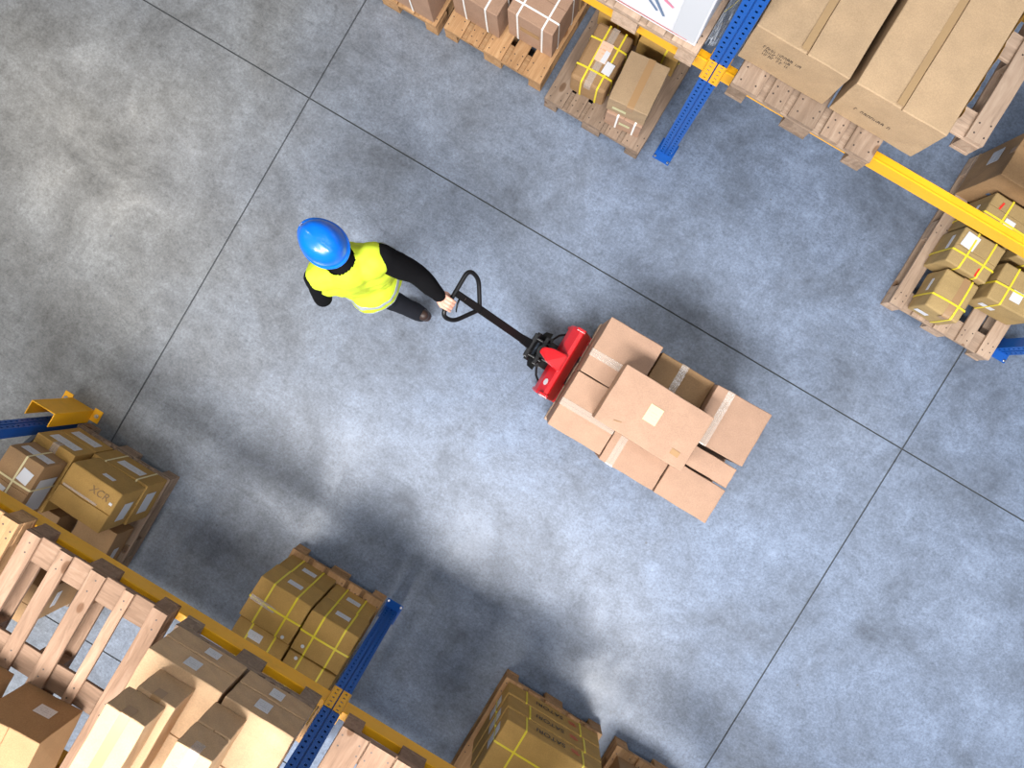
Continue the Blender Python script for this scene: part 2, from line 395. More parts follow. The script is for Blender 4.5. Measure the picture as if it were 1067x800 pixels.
    for (face,a,bb,lw,lh,lr,lm) in labels:
        b=bmesh.new(); abox(b,-lw/2,lw/2,-lh/2,lh/2,0,.0012)
        lo=link('shipping_label',b,lm,o)
        if face=='top': P=Vector((a*hx,bb*hy,h+bl(a,bb)+.0008)); Q=Matrix.Identity(3)
        else:
            if face=='+y': P=Vector((a*hx,hy+.3*bl(a,bb)+.0016,h/2+bb*h/2)); Q=Matrix(((-1,0,0),(0,0,1),(0,1,0)))
            if face=='-y': P=Vector((a*hx,-hy-.3*bl(a,bb)-.0016,h/2+bb*h/2)); Q=Matrix(((1,0,0),(0,0,-1),(0,1,0)))
            if face=='+x': P=Vector((hx+.3*bl(a,bb)+.0016,a*hy,h/2+bb*h/2)); Q=Matrix(((0,0,1),(1,0,0),(0,1,0)))
            if face=='-x': P=Vector((-hx-.3*bl(a,bb)-.0016,a*hy,h/2+bb*h/2)); Q=Matrix(((0,0,-1),(-1,0,0),(0,1,0)))
        lo.matrix_basis=Matrix.Translation(P)@Q.to_4x4()@Matrix.Rotation(R(lr),4,'Z')
    for s in straps:
        ax,t=s[0],s[1]; b=bmesh.new()
        P,Nn=loop(ax,t*(hx if ax=='x' else hy),.0012 if ax=='x' else .0022)
        ribbon(b,P,Nn,(1,0,0) if ax=='x' else (0,1,0),.013,.0009,closed=True)
        link('strap',b,sm or STRY,o)
    return o
def text(parent,txt,size,loc,Q,m,ext=.0004,name='printed_text',shear=0):
    cu=bpy.data.curves.new('t','FONT'); cu.body=txt; cu.size=size; cu.extrude=ext; cu.align_x='CENTER'; cu.align_y='CENTER'; cu.shear=shear
    t=bpy.data.objects.new('t',cu); C.objects.link(t); dg=bpy.context.evaluated_depsgraph_get()
    me=bpy.data.meshes.new_from_object(t.evaluated_get(dg)); bpy.data.objects.remove(t)
    me.materials.clear(); me.materials.append(m)
    o=bpy.data.objects.new(name,me); C.objects.link(o); o.parent=parent
    o.matrix_basis=Matrix.Translation(loc)@Q.to_4x4(); return o
QPY=Matrix(((-1,0,0),(0,0,1),(0,1,0)))   # upright text on a +y face
QMY=Matrix(((1,0,0),(0,0,-1),(0,1,0)))
def slab(name,parent,P,Q,w,h,m,t=.0012,rz=0):
    b=bmesh.new(); abox(b,-w/2,w/2,-h/2,h/2,0,t); o=link(name,b,m,parent)
    o.matrix_basis=Matrix.Translation(P)@Q.to_4x4()@Matrix.Rotation(R(rz),4,'Z'); return o

# ---- the load on the pallet truck
LZ0=.062
pallet('wooden pallet carried on the forks under the load of boxes',.225,1.4,-.245,1,LZ0,WP,deck=(.145,.1,.145,.1,.145),depth=.77) if False else None
tp=empty('wooden_pallet',(.815,.137,LZ0)); tag(tp,'wooden pallet carried on the red truck forks beneath the tan boxes','pallet')
PW=.78; PL=1.17
for i,yy in enumerate((-PW/2+.05,0,PW/2-.05)):
    ww=.145 if i==1 else .1
    part('skid_board',board_mesh(ww,PL,.022,WP,(),i),tp,(0,yy,.011),PI/2)
    for j,xx in enumerate((-PL/2+.0725,0,PL/2-.0725)):
        part('spacer_block',board_mesh(ww-.002,.143,.077,WP,(),i+j),tp,(xx,yy,.061),PI/2)
for j,xx in enumerate((-PL/2+.0725,0,PL/2-.0725)): part('cross_board',board_mesh(.143,PW-.004,.021,WP,(),j),tp,(xx,0,.1105))
for i in range(5):
    dw=(.145,.1,.145,.1,.145)[i]; yy=[-.3175,-.16,0,.16,.3175][i]
    part('deck_board',board_mesh(dw,PL,.022,WP,(),i%4),tp,(0,yy,.1325),PI/2)
LB=LZ0+.145
L1=.535
GL='lower layer boxes of the truck load'
low=[(.235,.60,.145,.525),(.235,.605,-.235,.14),(.61,.99,-.24,-.09),(1.0,1.375,-.24,-.01),(1.0,1.375,.0,.51),(.61,.99,-.08,.51)]
lowl=['tan box under the front far corner box of the truck load','tan box under the front near corner box of the truck load','tan box under the near middle box of the truck load',
 'tan box under the rear near corner box of the truck load','tan box under the rear far corner box of the truck load','tan box hidden in the middle of the lower layer of the truck load']
for (a,b,c,d),ll in zip(low,lowl): carton(ll,a,b,c,d,LB,L1-.003,m=CB,seam='x',group=GL,bulge=.0005)
z0=L1+.001; zt=.86
GU='upper layer boxes of the truck load'
carton('tan box at the truck-side far corner of the load, wide clear tape over its seam',.236,.602,.15,.53,z0,zt,m=CB,seam='x',so=-.055,tape=TCL,group=GU)
carton('tan box at the truck-side near corner of the load, clear tape across its middle',.232,.605,-.235,.143,z0,zt,m=CB,seam='x',so=-.02,tape=TCL,group=GU)
carton('darker sunken tan box with painted-in shade at the far long side of the load',.625,1.0,.10,.512,z0,.77,m=CB3,seam='y',so=-.02,tape=TCL,group=GU)  # shade of the top box put into a browner cardboard
carton('tan box at the rear far corner of the load with a dark slot beside it',1.005,1.38,.145,.508,z0,zt,m=CB,seam='y',so=-.09,tape=TCL,group=GU,rot=1)
carton('narrow tan box wedged between the two rear corner boxes of the load',1.085,1.375,-.015,.118,z0,.835,m=CB,seam=None,group=GU)
carton('tan box at the rear near corner of the load, plain unmarked top',1.003,1.372,-.262,-.026,z0,zt,m=CB,seam=None,group=GU,rot=-.5)
carton('tan box at the middle of the near long side with two tape strips',.612,.992,-.258,-.045,z0,zt,m=CB,seam='y',so=-.12,tape=TCL,group=GU)
carton('tan filler box hidden under the top box of the load',.64,.99,-.035,.085,z0,zt-.002,m=CB,seam=None,group=GU)
tb=carton('large flat tan box lying on top of the truck load with a pale yellow label',.44,1.035,-.06,.31,zt+.006,1.06,rot=-1.2,m=CB,seam=None,bulge=.005,
  labels=[('top',-.05,.06,.085,.105,0,LBLC)])
slab('tape_patch',tb,(.21,-.11,1.06-zt-.006+.0045),Matrix.Identity(3),.055,.035,TBR,.0008,-2)
slab('staple',tb,(-.17,-.13,.1985),Matrix.Identity(3),.05,.004,TBR,.001,15)

# ------------------------------------------------------------------ pallet truck
tr=empty('pallet_truck',(.0,.145,0)); tag(tr,'red and black hand pallet truck with a looped handle carrying tan boxes','pallet truck')
def tpart(name,bm,m,parent=None,smooth=False):
    o=link(name,bm,m,parent or tr,smooth)
    return o
# body: folded red plate, profile in xz swept along y
bm=bmesh.new()
prof=[(.055,.075),(.055,.31),(.075,.38),(.125,.462),(.150,.462),(.160,.45),(.217,.24),(.217,.075)]
ysec=[(-.262,.0),(-.25,1),(.25,1),(.262,.0)]
rings=[]
for yy,k in ysec:
    rings.append([bm.verts.new((px+(0 if k else .004*(1 if px<.12 else -1)),yy,pz-(0 if k else .005))) for px,pz in prof])
for i in range(3):
    for k in range(len(prof)): bm.faces.new((rings[i][k],rings[i][(k+1)%len(prof)],rings[i+1][(k+1)%len(prof)],rings[i+1][k]))
bm.faces.new(rings[0]); bm.faces.new(rings[-1])
body=tpart('chassis',bm,RED)
# raised side cheeks
for s in (-1,1):
    bm=bmesh.new(); abox(bm,.045,.215,s*.25-.012,s*.25+.012,.08,.475,.006); 
    for v in bm.verts:
        if v.co.z>.3: v.co.x=.10+(v.co.x-.045)*.36
    tpart('side_cheek',bm,RED)
# triangular cover over the pump head
bm=bmesh.new()
out=[(-.045,-.012),(-.035,.03),(.03,.055),(.14,.065),(.14,-.075),(.03,-.05)]
lo=[bm.verts.new((px,py,.46-.02*(1 if px<0 else 0))) for px,py in out]; hi=[bm.verts.new((px*.94+.004,py*.85,.495-.03*(1 if px<0 else 0))) for px,py in out]
bm.faces.new(lo);bm.faces.new(hi)
for k in range(6): bm.faces.new((lo[k],lo[(k+1)%6],hi[(k+1)%6],hi[k]))
bmesh.ops.bevel(bm,geom=list(bm.edges),offset=.006,segments=3,affect='EDGES')
tpart('pump_cover',bm,RED)
slab('round_sticker',body,(0,0,0),Matrix.Identity(3),.001,.001,WHT) if False else None
bm=bmesh.new(); cyl(bm,(0,0,0),(0,0,1),.024,.002,8); st=tpart('sticker',bm,WHT,body)
st.matrix_basis=Matrix.Translation((.0995,-.165,.4225))@Matrix.Rotation(R(-58.6),4,'Y')
# pump, yoke, wheels
bm=bmesh.new(); cyl(bm,(-.02,0,.26),(0,0,1),.042,.26,24); cyl(bm,(-.02,0,.40),(0,0,1),.022,.08,20); cyl(bm,(-.02,0,.44),(0,0,1),.012,.04,12)
abox(bm,-.07,.06,-.05,.05,.13,.18,.008); tpart('hydraulic_pump',bm,BLK)
bm=bmesh.new()
for s in (-1,1):
    abox(bm,-.13,-.0,s*.062-.007,s*.062+.007,.15,.31,.004)
abox(bm,-.13,-.10,-.09,.09,.26,.33,.006); abox(bm,-.05,-.02,-.105,.105,.285,.315,.005)
cyl(bm,(-.10,0,.28),(0,1,0),.017,.21,14)
tpart('steering_yoke',bm,BLK)
for s in (-1,1):
    bm=bmesh.new()
    P=[];
    for i in range(70): 
        a=i*.9; P.append((-.025+.013*math.cos(a),s*.085+.013*math.sin(a),.19+.0016*i))
    tube(bm,P,.0028,6); tpart('return_spring',bm,BLK)
    bm=bmesh.new(); cyl(bm,(0,0,0),(0,1,0),.088,.046,32); bmesh.ops.bevel(bm,geom=[e for e in bm.edges if len(e.link_faces)==2 and e.calc_face_angle()>.8],offset=.008,segments=2,affect='EDGES')
    w_=tpart('steer_wheel',bm,RUB); w_.location=(-.02,s*.075,.0885)
    bm=bmesh.new(); cyl(bm,(0,0,0),(0,1,0),.05,.05,24); tpart('wheel_hub',bm,PU,w_)
    bm=bmesh.new(); tube(bm,[(-.01,s*.10,.25),(.02,s*.16,.22),(.11,s*.235,.19)],.008,8); cyl(bm,(-.01,s*.10,.25),(0,0,1),.016,.03,12); tpart('tie_rod',bm,BLK)
    bm=bmesh.new()
    # triangular axle lug
    vs=[bm.verts.new(p) for p in ((-.10,s*.07,.20),(-.02,s*.07,.24),(-.02,s*.145,.235),(-.07,s*.135,.20))]
    f=bm.faces.new(vs); ex=bmesh.ops.extrude_face_region(bm,geom=[f]); 
    for v in [g_ for g_ in ex['geom'] if isinstance(g_,bmesh.types.BMVert)]: v.co.z+=.022
    tpart('axle_lug',bm,BLK)
    # fork: U section with tapered tip
    bm=bmesh.new(); y0=s*.19-.075; y1=s*.19+.075
    out=[(.20,y0),(.20,y1),(1.28,y1),(1.36,s*.19+.045),(1.36,s*.19-.045),(1.28,y0)]
    top=[bm.verts.new((px,py,.156 if px<1.3 else .135)) for px,py in out]; bot=[bm.verts.new((px,py,.10)) for px,py in out]
    bm.faces.new(top);bm.faces.new(bot)
    for k in range(6): bm.faces.new((top[k],top[(k+1)%6],bot[(k+1)%6],bot[k]))
    fk=tpart('fork',bm,RED)
    bm=bmesh.new(); abox(bm,1.05,1.24,s*.19-.04,s*.19+.04,.04,.10,.004); tpart('roller_bracket',bm,BLK)
    bm=bmesh.new(); cyl(bm,(0,0,0),(0,1,0),.037,.07,20); r_=tpart('load_roller',bm,PU); r_.location=(1.19,s*.19,.0375)
# handle
P0=Vector((-.105,.0,.285)); P1=Vector((-.658,.02,.925)); hd=(P1-P0).normalized(); HL=(P1-P0).length
bm=bmesh.new()
sd_=Vector((0,1,0)); up_=hd.cross(sd_).normalized()
def boxbar(bm,a,b,w0,w1,t):
    vs=[]
    for p,w in ((a,w0),(b,w1)):
        vs.append([bm.verts.new(p+sd_*sx*w/2+up_*sz*t/2) for sx,sz in ((-1,-1),(1,-1),(1,1),(-1,1))])
    for k in range(4): bm.faces.new((vs[0][k],vs[0][(k+1)%4],vs[1][(k+1)%4],vs[1][k]))
    bm.faces.new(vs[0]); bm.faces.new(vs[1])
boxbar(bm,P0,P0+hd*.12,.075,.06,.04)
boxbar(bm,P0+hd*.10,P0+hd*.60,.054,.050,.034); boxbar(bm,P0+hd*.60,P1,.050,.042,.032)
bmesh.ops.bevel(bm,geom=list(bm.edges),offset=.005,segments=2,affect='EDGES')
tpart('handle_shaft',bm,BLK)
bm=bmesh.new()
hw=.165; dl=.235; rc=.05
poly=[(0,-hw),(0,hw),(-.06,hw+.0),(-dl,.018),(-dl,-.018),(-.06,-hw)]
def rounded(poly,r,n=7):
    out=[];K=len(poly)
    for i in range(K):
        a=Vector(poly[i-1]);b=Vector(poly[i]);c=Vector(poly[(i+1)%K]); d0=(a-b);d1=(c-b); rr=min(r,d0.length*.48,d1.length*.48)
        p0=b+d0.normalized()*rr;p1=b+d1.normalized()*rr
        for k in range(n+1):
            t=k/n; out.append(p0*(1-t)**2+b*2*t*(1-t)+p1*t*t)
    return out
lp=rounded([(0,-.162),(0,.162),(-.105,.155),(-dl,.012),(-dl,-.012),(-.105,-.155)],.052)
tube(bm,[P1+hd*p.x+sd_*p.y for p in lp],.0142,12,closed=True)
tpart('grip_loop',bm,BLK,smooth=True)
bm=bmesh.new(); tube(bm,[P1-hd*.055-up_*-.0+sd_*-.012,P1-hd*.062+sd_*-.05,P1-hd*.075+sd_*-.085-up_*.004,P1-hd*.088+sd_*-.095],[.006,.006,.005,.004],8); tpart('control_lever',bm,BLK,smooth=True)
bm=bmesh.new(); cyl(bm,P1-hd*.085+up_*-.0145,up_,.007,.003,12); tpart('shaft_rivet',bm,STEEL)

# ------------------------------------------------------------------ racking
def holed(bm,O,U,V,wu,hv,cols,pitch,hw,hh,t,mi=0,v0=0,skip=None):
    """plate in plane O + u*U + v*V with real rectangular holes, thickness t along U x V"""
    us=[0]
    for c in cols: us+= [c-hw/2,c+hw/2]
    us.append(wu); vs=[0]; v=v0 or pitch/2
    while v<hv-hh: vs+=[v-hh/2,v+hh/2]; v+=pitch
    vs.append(hv); W=U.cross(V).normalized()*t
    g=[[ [bm.verts.new(O+U*u+V*q+W*s) for q in vs] for u in us] for s in (0,1)]
    nu,nv=len(us)-1,len(vs)-1
    def solid(i,j): return 0<=i<nu and 0<=j<nv and not (i%2==1 and j%2==1)
    for i in range(nu):
        for j in range(nv):
            if not solid(i,j): continue
            for s in (0,1): bm.faces.new((g[s][i][j],g[s][i+1][j],g[s][i+1][j+1],g[s][i][j+1])).material_index=mi
            for (di,dj,a,b) in ((-1,0,(i,j),(i,j+1)),(1,0,(i+1,j),(i+1,j+1)),(0,-1,(i,j),(i+1,j)),(0,1,(i,j+1),(i+1,j+1))):
                if not solid(i+di,j+dj): bm.faces.new((g[0][a[0]][a[1]],g[0][b[0]][b[1]],g[1][b[0]][b[1]],g[1][a[0]][a[1]])).material_index=mi
def post(parent,yf,face,ht):
    """face -1: perforated face looks to -y (local)"""
    bm=bmesh.new(); w=.10;dp=.075
    if face<0: O=Vector((-w/2,yf,.006)); U=Vector((1,0,0))
    else: O=Vector((w/2,yf,.006)); U=Vector((-1,0,0))
    V=Vector((0,0,1)); inn=-(U.cross(V))  # points into post
    holed(bm,O+inn*.002,U,V,.044,ht,[.022],.05,.013,.017,.002)
    holed(bm,O+U*.056+inn*.002,U,V,.044,ht,[.022],.05,.013,.017,.002)
    def pl(u0,u1,d0,d1):
        vs=[O+U*u0+inn*d0,O+U*u1+inn*d0,O+U*u1+inn*d1,O+U*u0+inn*d1]
        b=[bm.verts.new(v) for v in vs]; t=[bm.verts.new(v+V*ht) for v in vs]
        bm.faces.new(b);bm.faces.new(t)
        for k in range(4): bm.faces.new((b[k],b[(k+1)%4],t[(k+1)%4],t[k]))
    pl(.044,.046,0,.014); pl(.054,.056,0,.014); pl(.046,.054,.012,.014)
    pl(0,.002,.002,dp); pl(.098,.1,.002,dp); pl(.002,.046,dp-.002,dp); pl(.054,.098,dp-.002,dp)
    return link('upright_post',bm,BLU,parent)
def frame(label,x,yf,dr,ht=3.1,depth=1.1,group=None):
    t=empty('rack_upright_frame',(x,yf,0),0 if dr>0 else PI); tag(t,label,'rack frame',group)
    post(t,0,-1,ht); post(t,depth,1,ht)
    for yy,s in ((0,1),(depth,-1)):
        bm=bmesh.new(); y0,y1=(yy-.06,yy+.10) if s>0 else (yy-.10,yy+.06)
        abox(bm,-.065,.065,y0,y1,0,.006,.001)
        fp=link('foot_plate',bm,BLU,t)
        for bx in (-.052,.052):
            bm=bmesh.new(); cyl(bm,(bx,yy-s*.045,.009),(0,0,1),.009,.004,16); cyl(bm,(bx,yy-s*.045,.014),(0,0,1),.006,.010,6); link('anchor_bolt',bm,STEEL,fp)
    zs=[.25,1.15,2.05,2.95]
    def brace(a,b):
        bm=bmesh.new(); a=Vector(a);b=Vector(b); d=(b-a).normalized(); n=Vector((1,0,0)); q=d.cross(n).normalized()
        vs=[]
        for p in (a,b): vs.append([bm.verts.new(p+n*sx*.014+q*sz*.02) for sx,sz in ((-1,-1),(1,-1),(1,1),(-1,1))])
        for k in range(4): bm.faces.new((vs[0][k],vs[0][(k+1)%4],vs[1][(k+1)%4],vs[1][k]))
        bm.faces.new(vs[0]);bm.faces.new(vs[1]); link('brace',bm,GRY,t)
    for zz in zs: brace((0,.076,zz),(0,depth-.076,zz))
    for i in range(3):
        a,b=(.08,depth-.08) if i%2==0 else (depth-.08,.08)
        brace((0,a,zs[i]+.05),(0,b,zs[i+1]-.05))
    return t
def beam(label,xa,xb,yf,face,ztop=1.495,group=None):
    """xa,xb post centres; yf front plane of posts; face -1 looks to -y"""
    t=empty('rack_crossbar',((xa+xb)/2,yf,ztop),0 if face<0 else PI); tag(t,label,'rack beam',group)
    hl=(xb-xa)/2-.052; hgt=.115
    bm=bmesh.new()
    prof=[(.0,-hgt),(.0,-.010),(.003,-.004),(.008,-.004),(.011,-.009),(.045,-.009),(.048,-.013),(.048,-hgt)]
    n=2; rg=[]
    for xx in (-hl,hl): rg.append([bm.verts.new((xx,py,pz)) for py,pz in prof])
    for k in range(8): bm.faces.new((rg[0][k],rg[0][(k+1)%8],rg[1][(k+1)%8],rg[1][k]))
    bm.faces.new(rg[0]);bm.faces.new(rg[1]); link('crossbar_tube',bm,YEL,t)
    for s in (-1,1):
        bm=bmesh.new(); X0=s*(hl+.052)  # post centre
        O=Vector((X0-s*.004-(.046 if s>0 else 0),-.0015,-.185)); 
        holed(bm,O,Vector((1,0,0)),Vector((0,0,1)),.046,.22,[.023],.044,.014,.015,.004,v0=.026)
        xx=s*(hl+.0005); abox(bm,min(xx,xx-s*.004),max(xx,xx-s*.004),-.0055,.06,-.185,.035,.0008)
        link('end_connector',bm,YEL,t)
    return t
RY=1.835; LY=-2.055; ZL=1.548; BL=ZL+.002; DL=BL+.1445
frame('blue perforated rack upright standing between the wrapped pallet and the big cartons',0,RY,1)
frame('blue rack upright at the right edge of the photo, only its foot in view',2.8,RY,1)
frame('dark blue rack upright at the right side of the four yellow-strapped boxes',-.005,LY,-1)
frame('dark blue rack upright standing inside the yellow column guard',-2.775,LY,-1)
beam('yellow front rack beam carrying the big cartons, running to the right edge',0,2.8,RY,-1)
beam('yellow rear rack beam behind the big cartons at the top right corner',0,2.8,RY+1.1,1)
beam('yellow front rack beam under the white wrapped pallet load at the top edge',-2.8,0,RY,-1)
beam('yellow rear rack beam behind the wrapped pallet load',-2.8,0,RY+1.1,1)
beam('yellow front rack beam under the slatted empty pallets at the lower left',-2.775,-.005,LY,1,ZL)
beam('yellow rear rack beam behind the slatted empty pallets',-2.775,-.005,LY-1.1,-1,ZL)
beam('yellow front rack beam at the bottom edge right of the dark blue upright',-.005,2.765,LY,1,ZL)
beam('yellow rear rack beam below the bottom edge right of the dark blue upright',-.005,2.765,LY-1.1,-1,ZL)
frame('blue rack upright at the bottom right end of the near rack',2.765,LY,-1)
# column guard
g_=empty('post_guard',(-2.775,-1.945,0)); tag(g_,'yellow bolted steel guard wrapped round the foot of the left upright','column guard')
bm=bmesh.new()
abox(bm,-.095,.095,0,.008,0,.44,.002); abox(bm,-.095,-.087,-.10,.0,0,.44,.002); abox(bm,.087,.095,-.10,.0,0,.44,.002)
link('guard_shield',bm,YEL,g_)
for s in (-1,1):
    bm=bmesh.new(); abox(bm,s*.095 if s>0 else -.165,.165 if s>0 else -.095,-.07,.03,0,.008,.002); fl=link('guard_foot',bm,YEL,g_)
    bm=bmesh.new(); cyl(bm,(s*.135,-.02,.011),(0,0,1),.016,.006,16); cyl(bm,(s*.135,-.02,.020),(0,0,1),.010,.014,6); link('anchor_bolt',bm,STEEL,fl)

# ------------------------------------------------------------------ right rack, floor level
GP='wooden pallets on the floor under the right rack'
pallet('wooden pallet at the top edge under white-strapped boxes, only its corners showing',-2.65,-1.86,1.745,1,0,WD,group=GP)
pallet('orange-toned wooden pallet with two white-strapped boxes set back from its front',-1.81,-1.01,1.77,1,0,WD,group=GP)
pallet('grey weathered wooden pallet with a yellow-strapped parcel beside a creased box',-.935,-.16,1.70,1,0,WG,group=GP)
pallet('pale open-slat wooden pallet at the right edge with yellow-strapped boxes',1.89,2.69,1.695,1,0,WP,deck=(.1,.1,.1,.1,.1),group=GP)
carton('large tan box with thin white straps at the top edge, leftmost pallet',-2.63,-1.885,1.760,2.35,PZ,.62,m=CB,seam='x',straps=[('x',-.55),('x',.0),('x',.55),('y',0)],sm=STRW,labels=[('-y',.35,0,.10,.07,0,LBLO)])
carton('tan box with creased front and white straps, left of the two on the orange pallet',-1.79,-1.42,1.90,2.30,PZ,.46,rot=-1,m=CB,seam='x',straps=[('x',-.45),('x',.5),('y',-.3)],sm=STRW,bulge=.010)
carton('tan box with a grid of white straps, right of the two on the orange pallet',-1.385,-1.035,1.965,2.33,PZ,.48,m=CB,seam='x',straps=[('x',-.55),('x',.55),('y',-.55),('y',.5)],sm=STRW,labels=[('-y',.0,.1,.15,.05,0,TBR)])
carton('tan box behind the white-strapped boxes, right rear of the orange pallet',-1.385,-1.03,2.35,2.75,PZ,.50,m=CB3,seam='x',straps=[('x',.55),('y',0)],sm=STRW)
carton('tan box behind the creased box, left rear of the orange pallet',-1.79,-1.42,2.33,2.75,PZ,.48,m=CB3,seam='x',straps=[('x',.5)],sm=STRW)
c_=carton('brown parcel with a grid of yellow straps and orange and white papers',-.825,-.56,1.845,2.26,PZ,.38,rot=2,m=CB3,seam='y',bulge=.014,rr=.02,tape=TCL,
  straps=[('x',-.35),('x',.55),('y',-.55),('y',.42)],labels=[('top',-.02,.12,.085,.14,2,LBLO)])
slab('shipping_label',c_,(.02,.0,.2505),Matrix.Identity(3),.035,.085,WHT,.0012,-3)
slab('shipping_label',c_,(.075,-.06,.2515),Matrix.Identity(3),.062,.085,WHT,.0012,-3)
carton('kraft box with curled flaps and brown centre tape, upper of two on the grey pallet',-.515,-.235,1.79,2.13,PZ+.208,.545,rot=5,m=CB4,seam='y',so=.015,tape=TBR,labels=[('-y',-.35,-.2,.10,.035,0,LBLC)],bulge=.005)
carton('kraft box with two short white straps, lower of two on the grey pallet',-.50,-.235,1.775,2.10,PZ,PZ+.203,rot=5,m=CB,seam='y',bulge=.0005,straps=[('x',-.35),('x',.62)],sm=STRW,labels=[('-y',.1,.1,.08,.035,0,LBLC)])
carton('brown yellow-strapped box behind the parcel, rear left of the grey pallet',-.88,-.56,2.33,2.80,PZ,.42,m=CB2,seam='x',straps=[('x',.0),('y',-.45),('y',.45)])
carton('brown yellow-strapped box in shade behind the kraft box on the grey pallet',-.54,-.24,2.27,2.70,PZ,.38,m=CB2,seam='x',straps=[('x',.35),('y',-.5)])
# right edge pallet
slr=[('top',-.45,.25,.085,.085,8,WHT),('-x',.15,.2,.09,.05,0,WHT)]
GYS='yellow-strapped boxes on the pale pallet at the right edge'
carton('bulging ochre box with worn taped top at the near left corner of the right-edge pallet',2.01,2.255,1.715,2.0,PZ,.39,rot=0,m=CB6,seam='y',so=.03,tape=TBR,straps=[('x',.55),('y',-.35)],labels=[('-x',.2,.2,.09,.03,0,WHT),('-y',-.5,-.2,.09,.05,0,WHT)],group=GYS,bulge=.012,rr=.012)
c2=carton('ochre box with a big square white label and red tab, at the right edge',1.955,2.26,2.02,2.28,PZ,.425,rot=-1,m=CB6,seam='x',straps=[('x',-.35),('x',.5),('y',-.3)],labels=[('top',-.52,.42,.095,.10,-4,WHT),('-x',.2,.4,.10,.035,0,WHT)],group=GYS,rr=.010,bulge=.007)
slab('red_tab',c2,(.065,-.095,.2835),Matrix.Identity(3),.014,.06,REDT,.001,0)
carton('ochre box with white labels cut by the right edge of the photo',2.31,2.66,1.955,2.22,PZ,.42,rot=1.5,m=CB6,seam='x',straps=[('x',-.45),('y',-.1)],labels=[('top',-.05,-.3,.075,.075,0,WHT),('-y',-.45,.0,.10,.05,0,WHT)],group=GYS,rr=.010)
c4=carton('ochre box with a red tab partly behind the yellow beam at the right edge',1.975,2.29,2.31,2.53,PZ,.50,rot=-2,m=CB6,seam='x',so=.02,straps=[('x',-.2),('y',-.35)],labels=[('top',.12,-.3,.07,.06,0,WHT),('-x',0,.3,.08,.03,0,WHT)],group=GYS,rr=.010)
slab('red_tab',c4,(-.085,.045,.3585),Matrix.Identity(3),.014,.05,REDT,.001,-10)
carton('ochre strapped box mostly under the yellow beam beside the red-tabbed box',2.33,2.66,2.27,2.53,PZ,.44,m=CB6,seam='x',straps=[('x',-.4),('y',.2)],group=GYS,rr=.010)
carton('plain brown box standing behind the strapped boxes on the right-edge pallet',1.885,2.38,2.56,2.88,PZ,.64,rot=-1,m=CB3,seam='x',so=.03,tape=TBR,labels=[('-x',.3,.1,.1,.12,0,FILMW),('-y',-.5,-.1,.05,.03,0,BLUEINK)])
carton('dark brown strapped box at the back of the right-edge pallet',2.40,2.68,2.56,2.88,PZ,.58,m=CB3,seam='y')
# crumpled film beside the brown box
def film(name,label,cx,cy,cz,sx,sy,sz,seed,m,n=26,cat='plastic film',strap=None):
    bm=bmesh.new(); g=[]
    for i in range(n):
        row=[]
        for j in range(n):
            u=i/(n-1)-.5; v_=j/(n-1)-.5
            p=Vector((u*3+seed,v_*3,seed*1.7)); a=noise.noise_vector(p*1.3)*.42+noise.noise_vector(p*3.7)*.16+noise.noise_vector(p*9)*.05
            zz=max(-.48,min(.5,a.z))
            row.append(bm.verts.new((max(-.55,min(.55,u+a.x*.35))*sx,(v_+a.y*.25)*sy,(zz+.5)*sz)))
        g.append(row)
    for i in range(n-1):
        for j in range(n-1): bm.faces.new((g[i][j],g[i+1][j],g[i+1][j+1],g[i][j+1]))
    o=link(name,bm,m,smooth=False); md=o.modifiers.new('solid','SOLIDIFY'); md.thickness=.0004; o.location=(cx,cy,cz); tag(o,label,cat); return o
# ------------------------------------------------------------------ right rack, shelf level
BZ=1.497; DZ=BZ+.1445
pallet('wooden pallet on the yellow beam under the white wrapped load',-.93,-.115,1.765,1,BZ,WP)
pallet('dark knotty wooden pallet on the yellow beam under the big cartons',.105,.895,1.735,1,BZ,WG)
pallet('narrow pallet set back on the beam right of the biggest carton, white block ends',.93,1.33,2.08,1,BZ,WP,deck=(.1,.1),depth=1.0)
wr=carton('white picture-printed carton wrapped in film on the pallet at the top edge',-.86,-.145,1.79,2.6,DZ,2.15,m=WHT,seam='x',name='wrapped_carton',bulge=.006,cat='wrapped carton')
def inkshape(parent,strokes,P,Q,m,name):
    b=bmesh.new()
    for (xa,ya,xb,yb,wd) in strokes:
        a=Vector((xa,ya,0));c=Vector((xb,yb,0)); d=(c-a).normalized(); n=Vector((-d.y,d.x,0))*wd/2
        q=[a-n,a+n,c+n*.7,c-n*.7]; lo=[b.verts.new(v) for v in q]; hi=[b.verts.new(v+Vector((0,0,.0006))) for v in q]
        b.faces.new(hi); b.faces.new(lo)
        for k in range(4): b.faces.new((lo[k],lo[(k+1)%4],hi[(k+1)%4],hi[k]))
    o=link(name,b,m,parent); o.matrix_basis=Matrix.Translation(P)@Q.to_4x4(); return o
rnd=random.Random(3)
inkshape(wr,[(-.20,.02,-.06,-.10,.022),(-.16,.10,-.02,-.02,.02),(-.05,.12,.01,.0,.03),(.0,.04,.10,-.06,.018),(.03,.10,.14,-.075,.02),(-.1,.15,.12,.13,.05),(-.02,.06,.06,.10,.03)],(.02,-.4095,.19),QMY,BLUEINK,'printed_picture')
inkshape(wr,[(-.04,.14,.03,.13,.02),(.12,.06,.17,.035,.018)],(.02,-.4105,.19),QMY,PINKINK,'printed_picture')
slab('printed_panel',wr,(.285,-.4090,.25),QMY,.12,.44,GREYP,.0006)
inkshape(wr,[(-.3,0,.31,0,.005)],(0,-.4100,.03),QMY,INKR,'printed_line')
film('stretch_film','crumpled clear stretch film hanging beside the blue upright on the wrapped pallet',-.084,2.03,BZ+.03,.046,.42,.30,4.2,FILM)
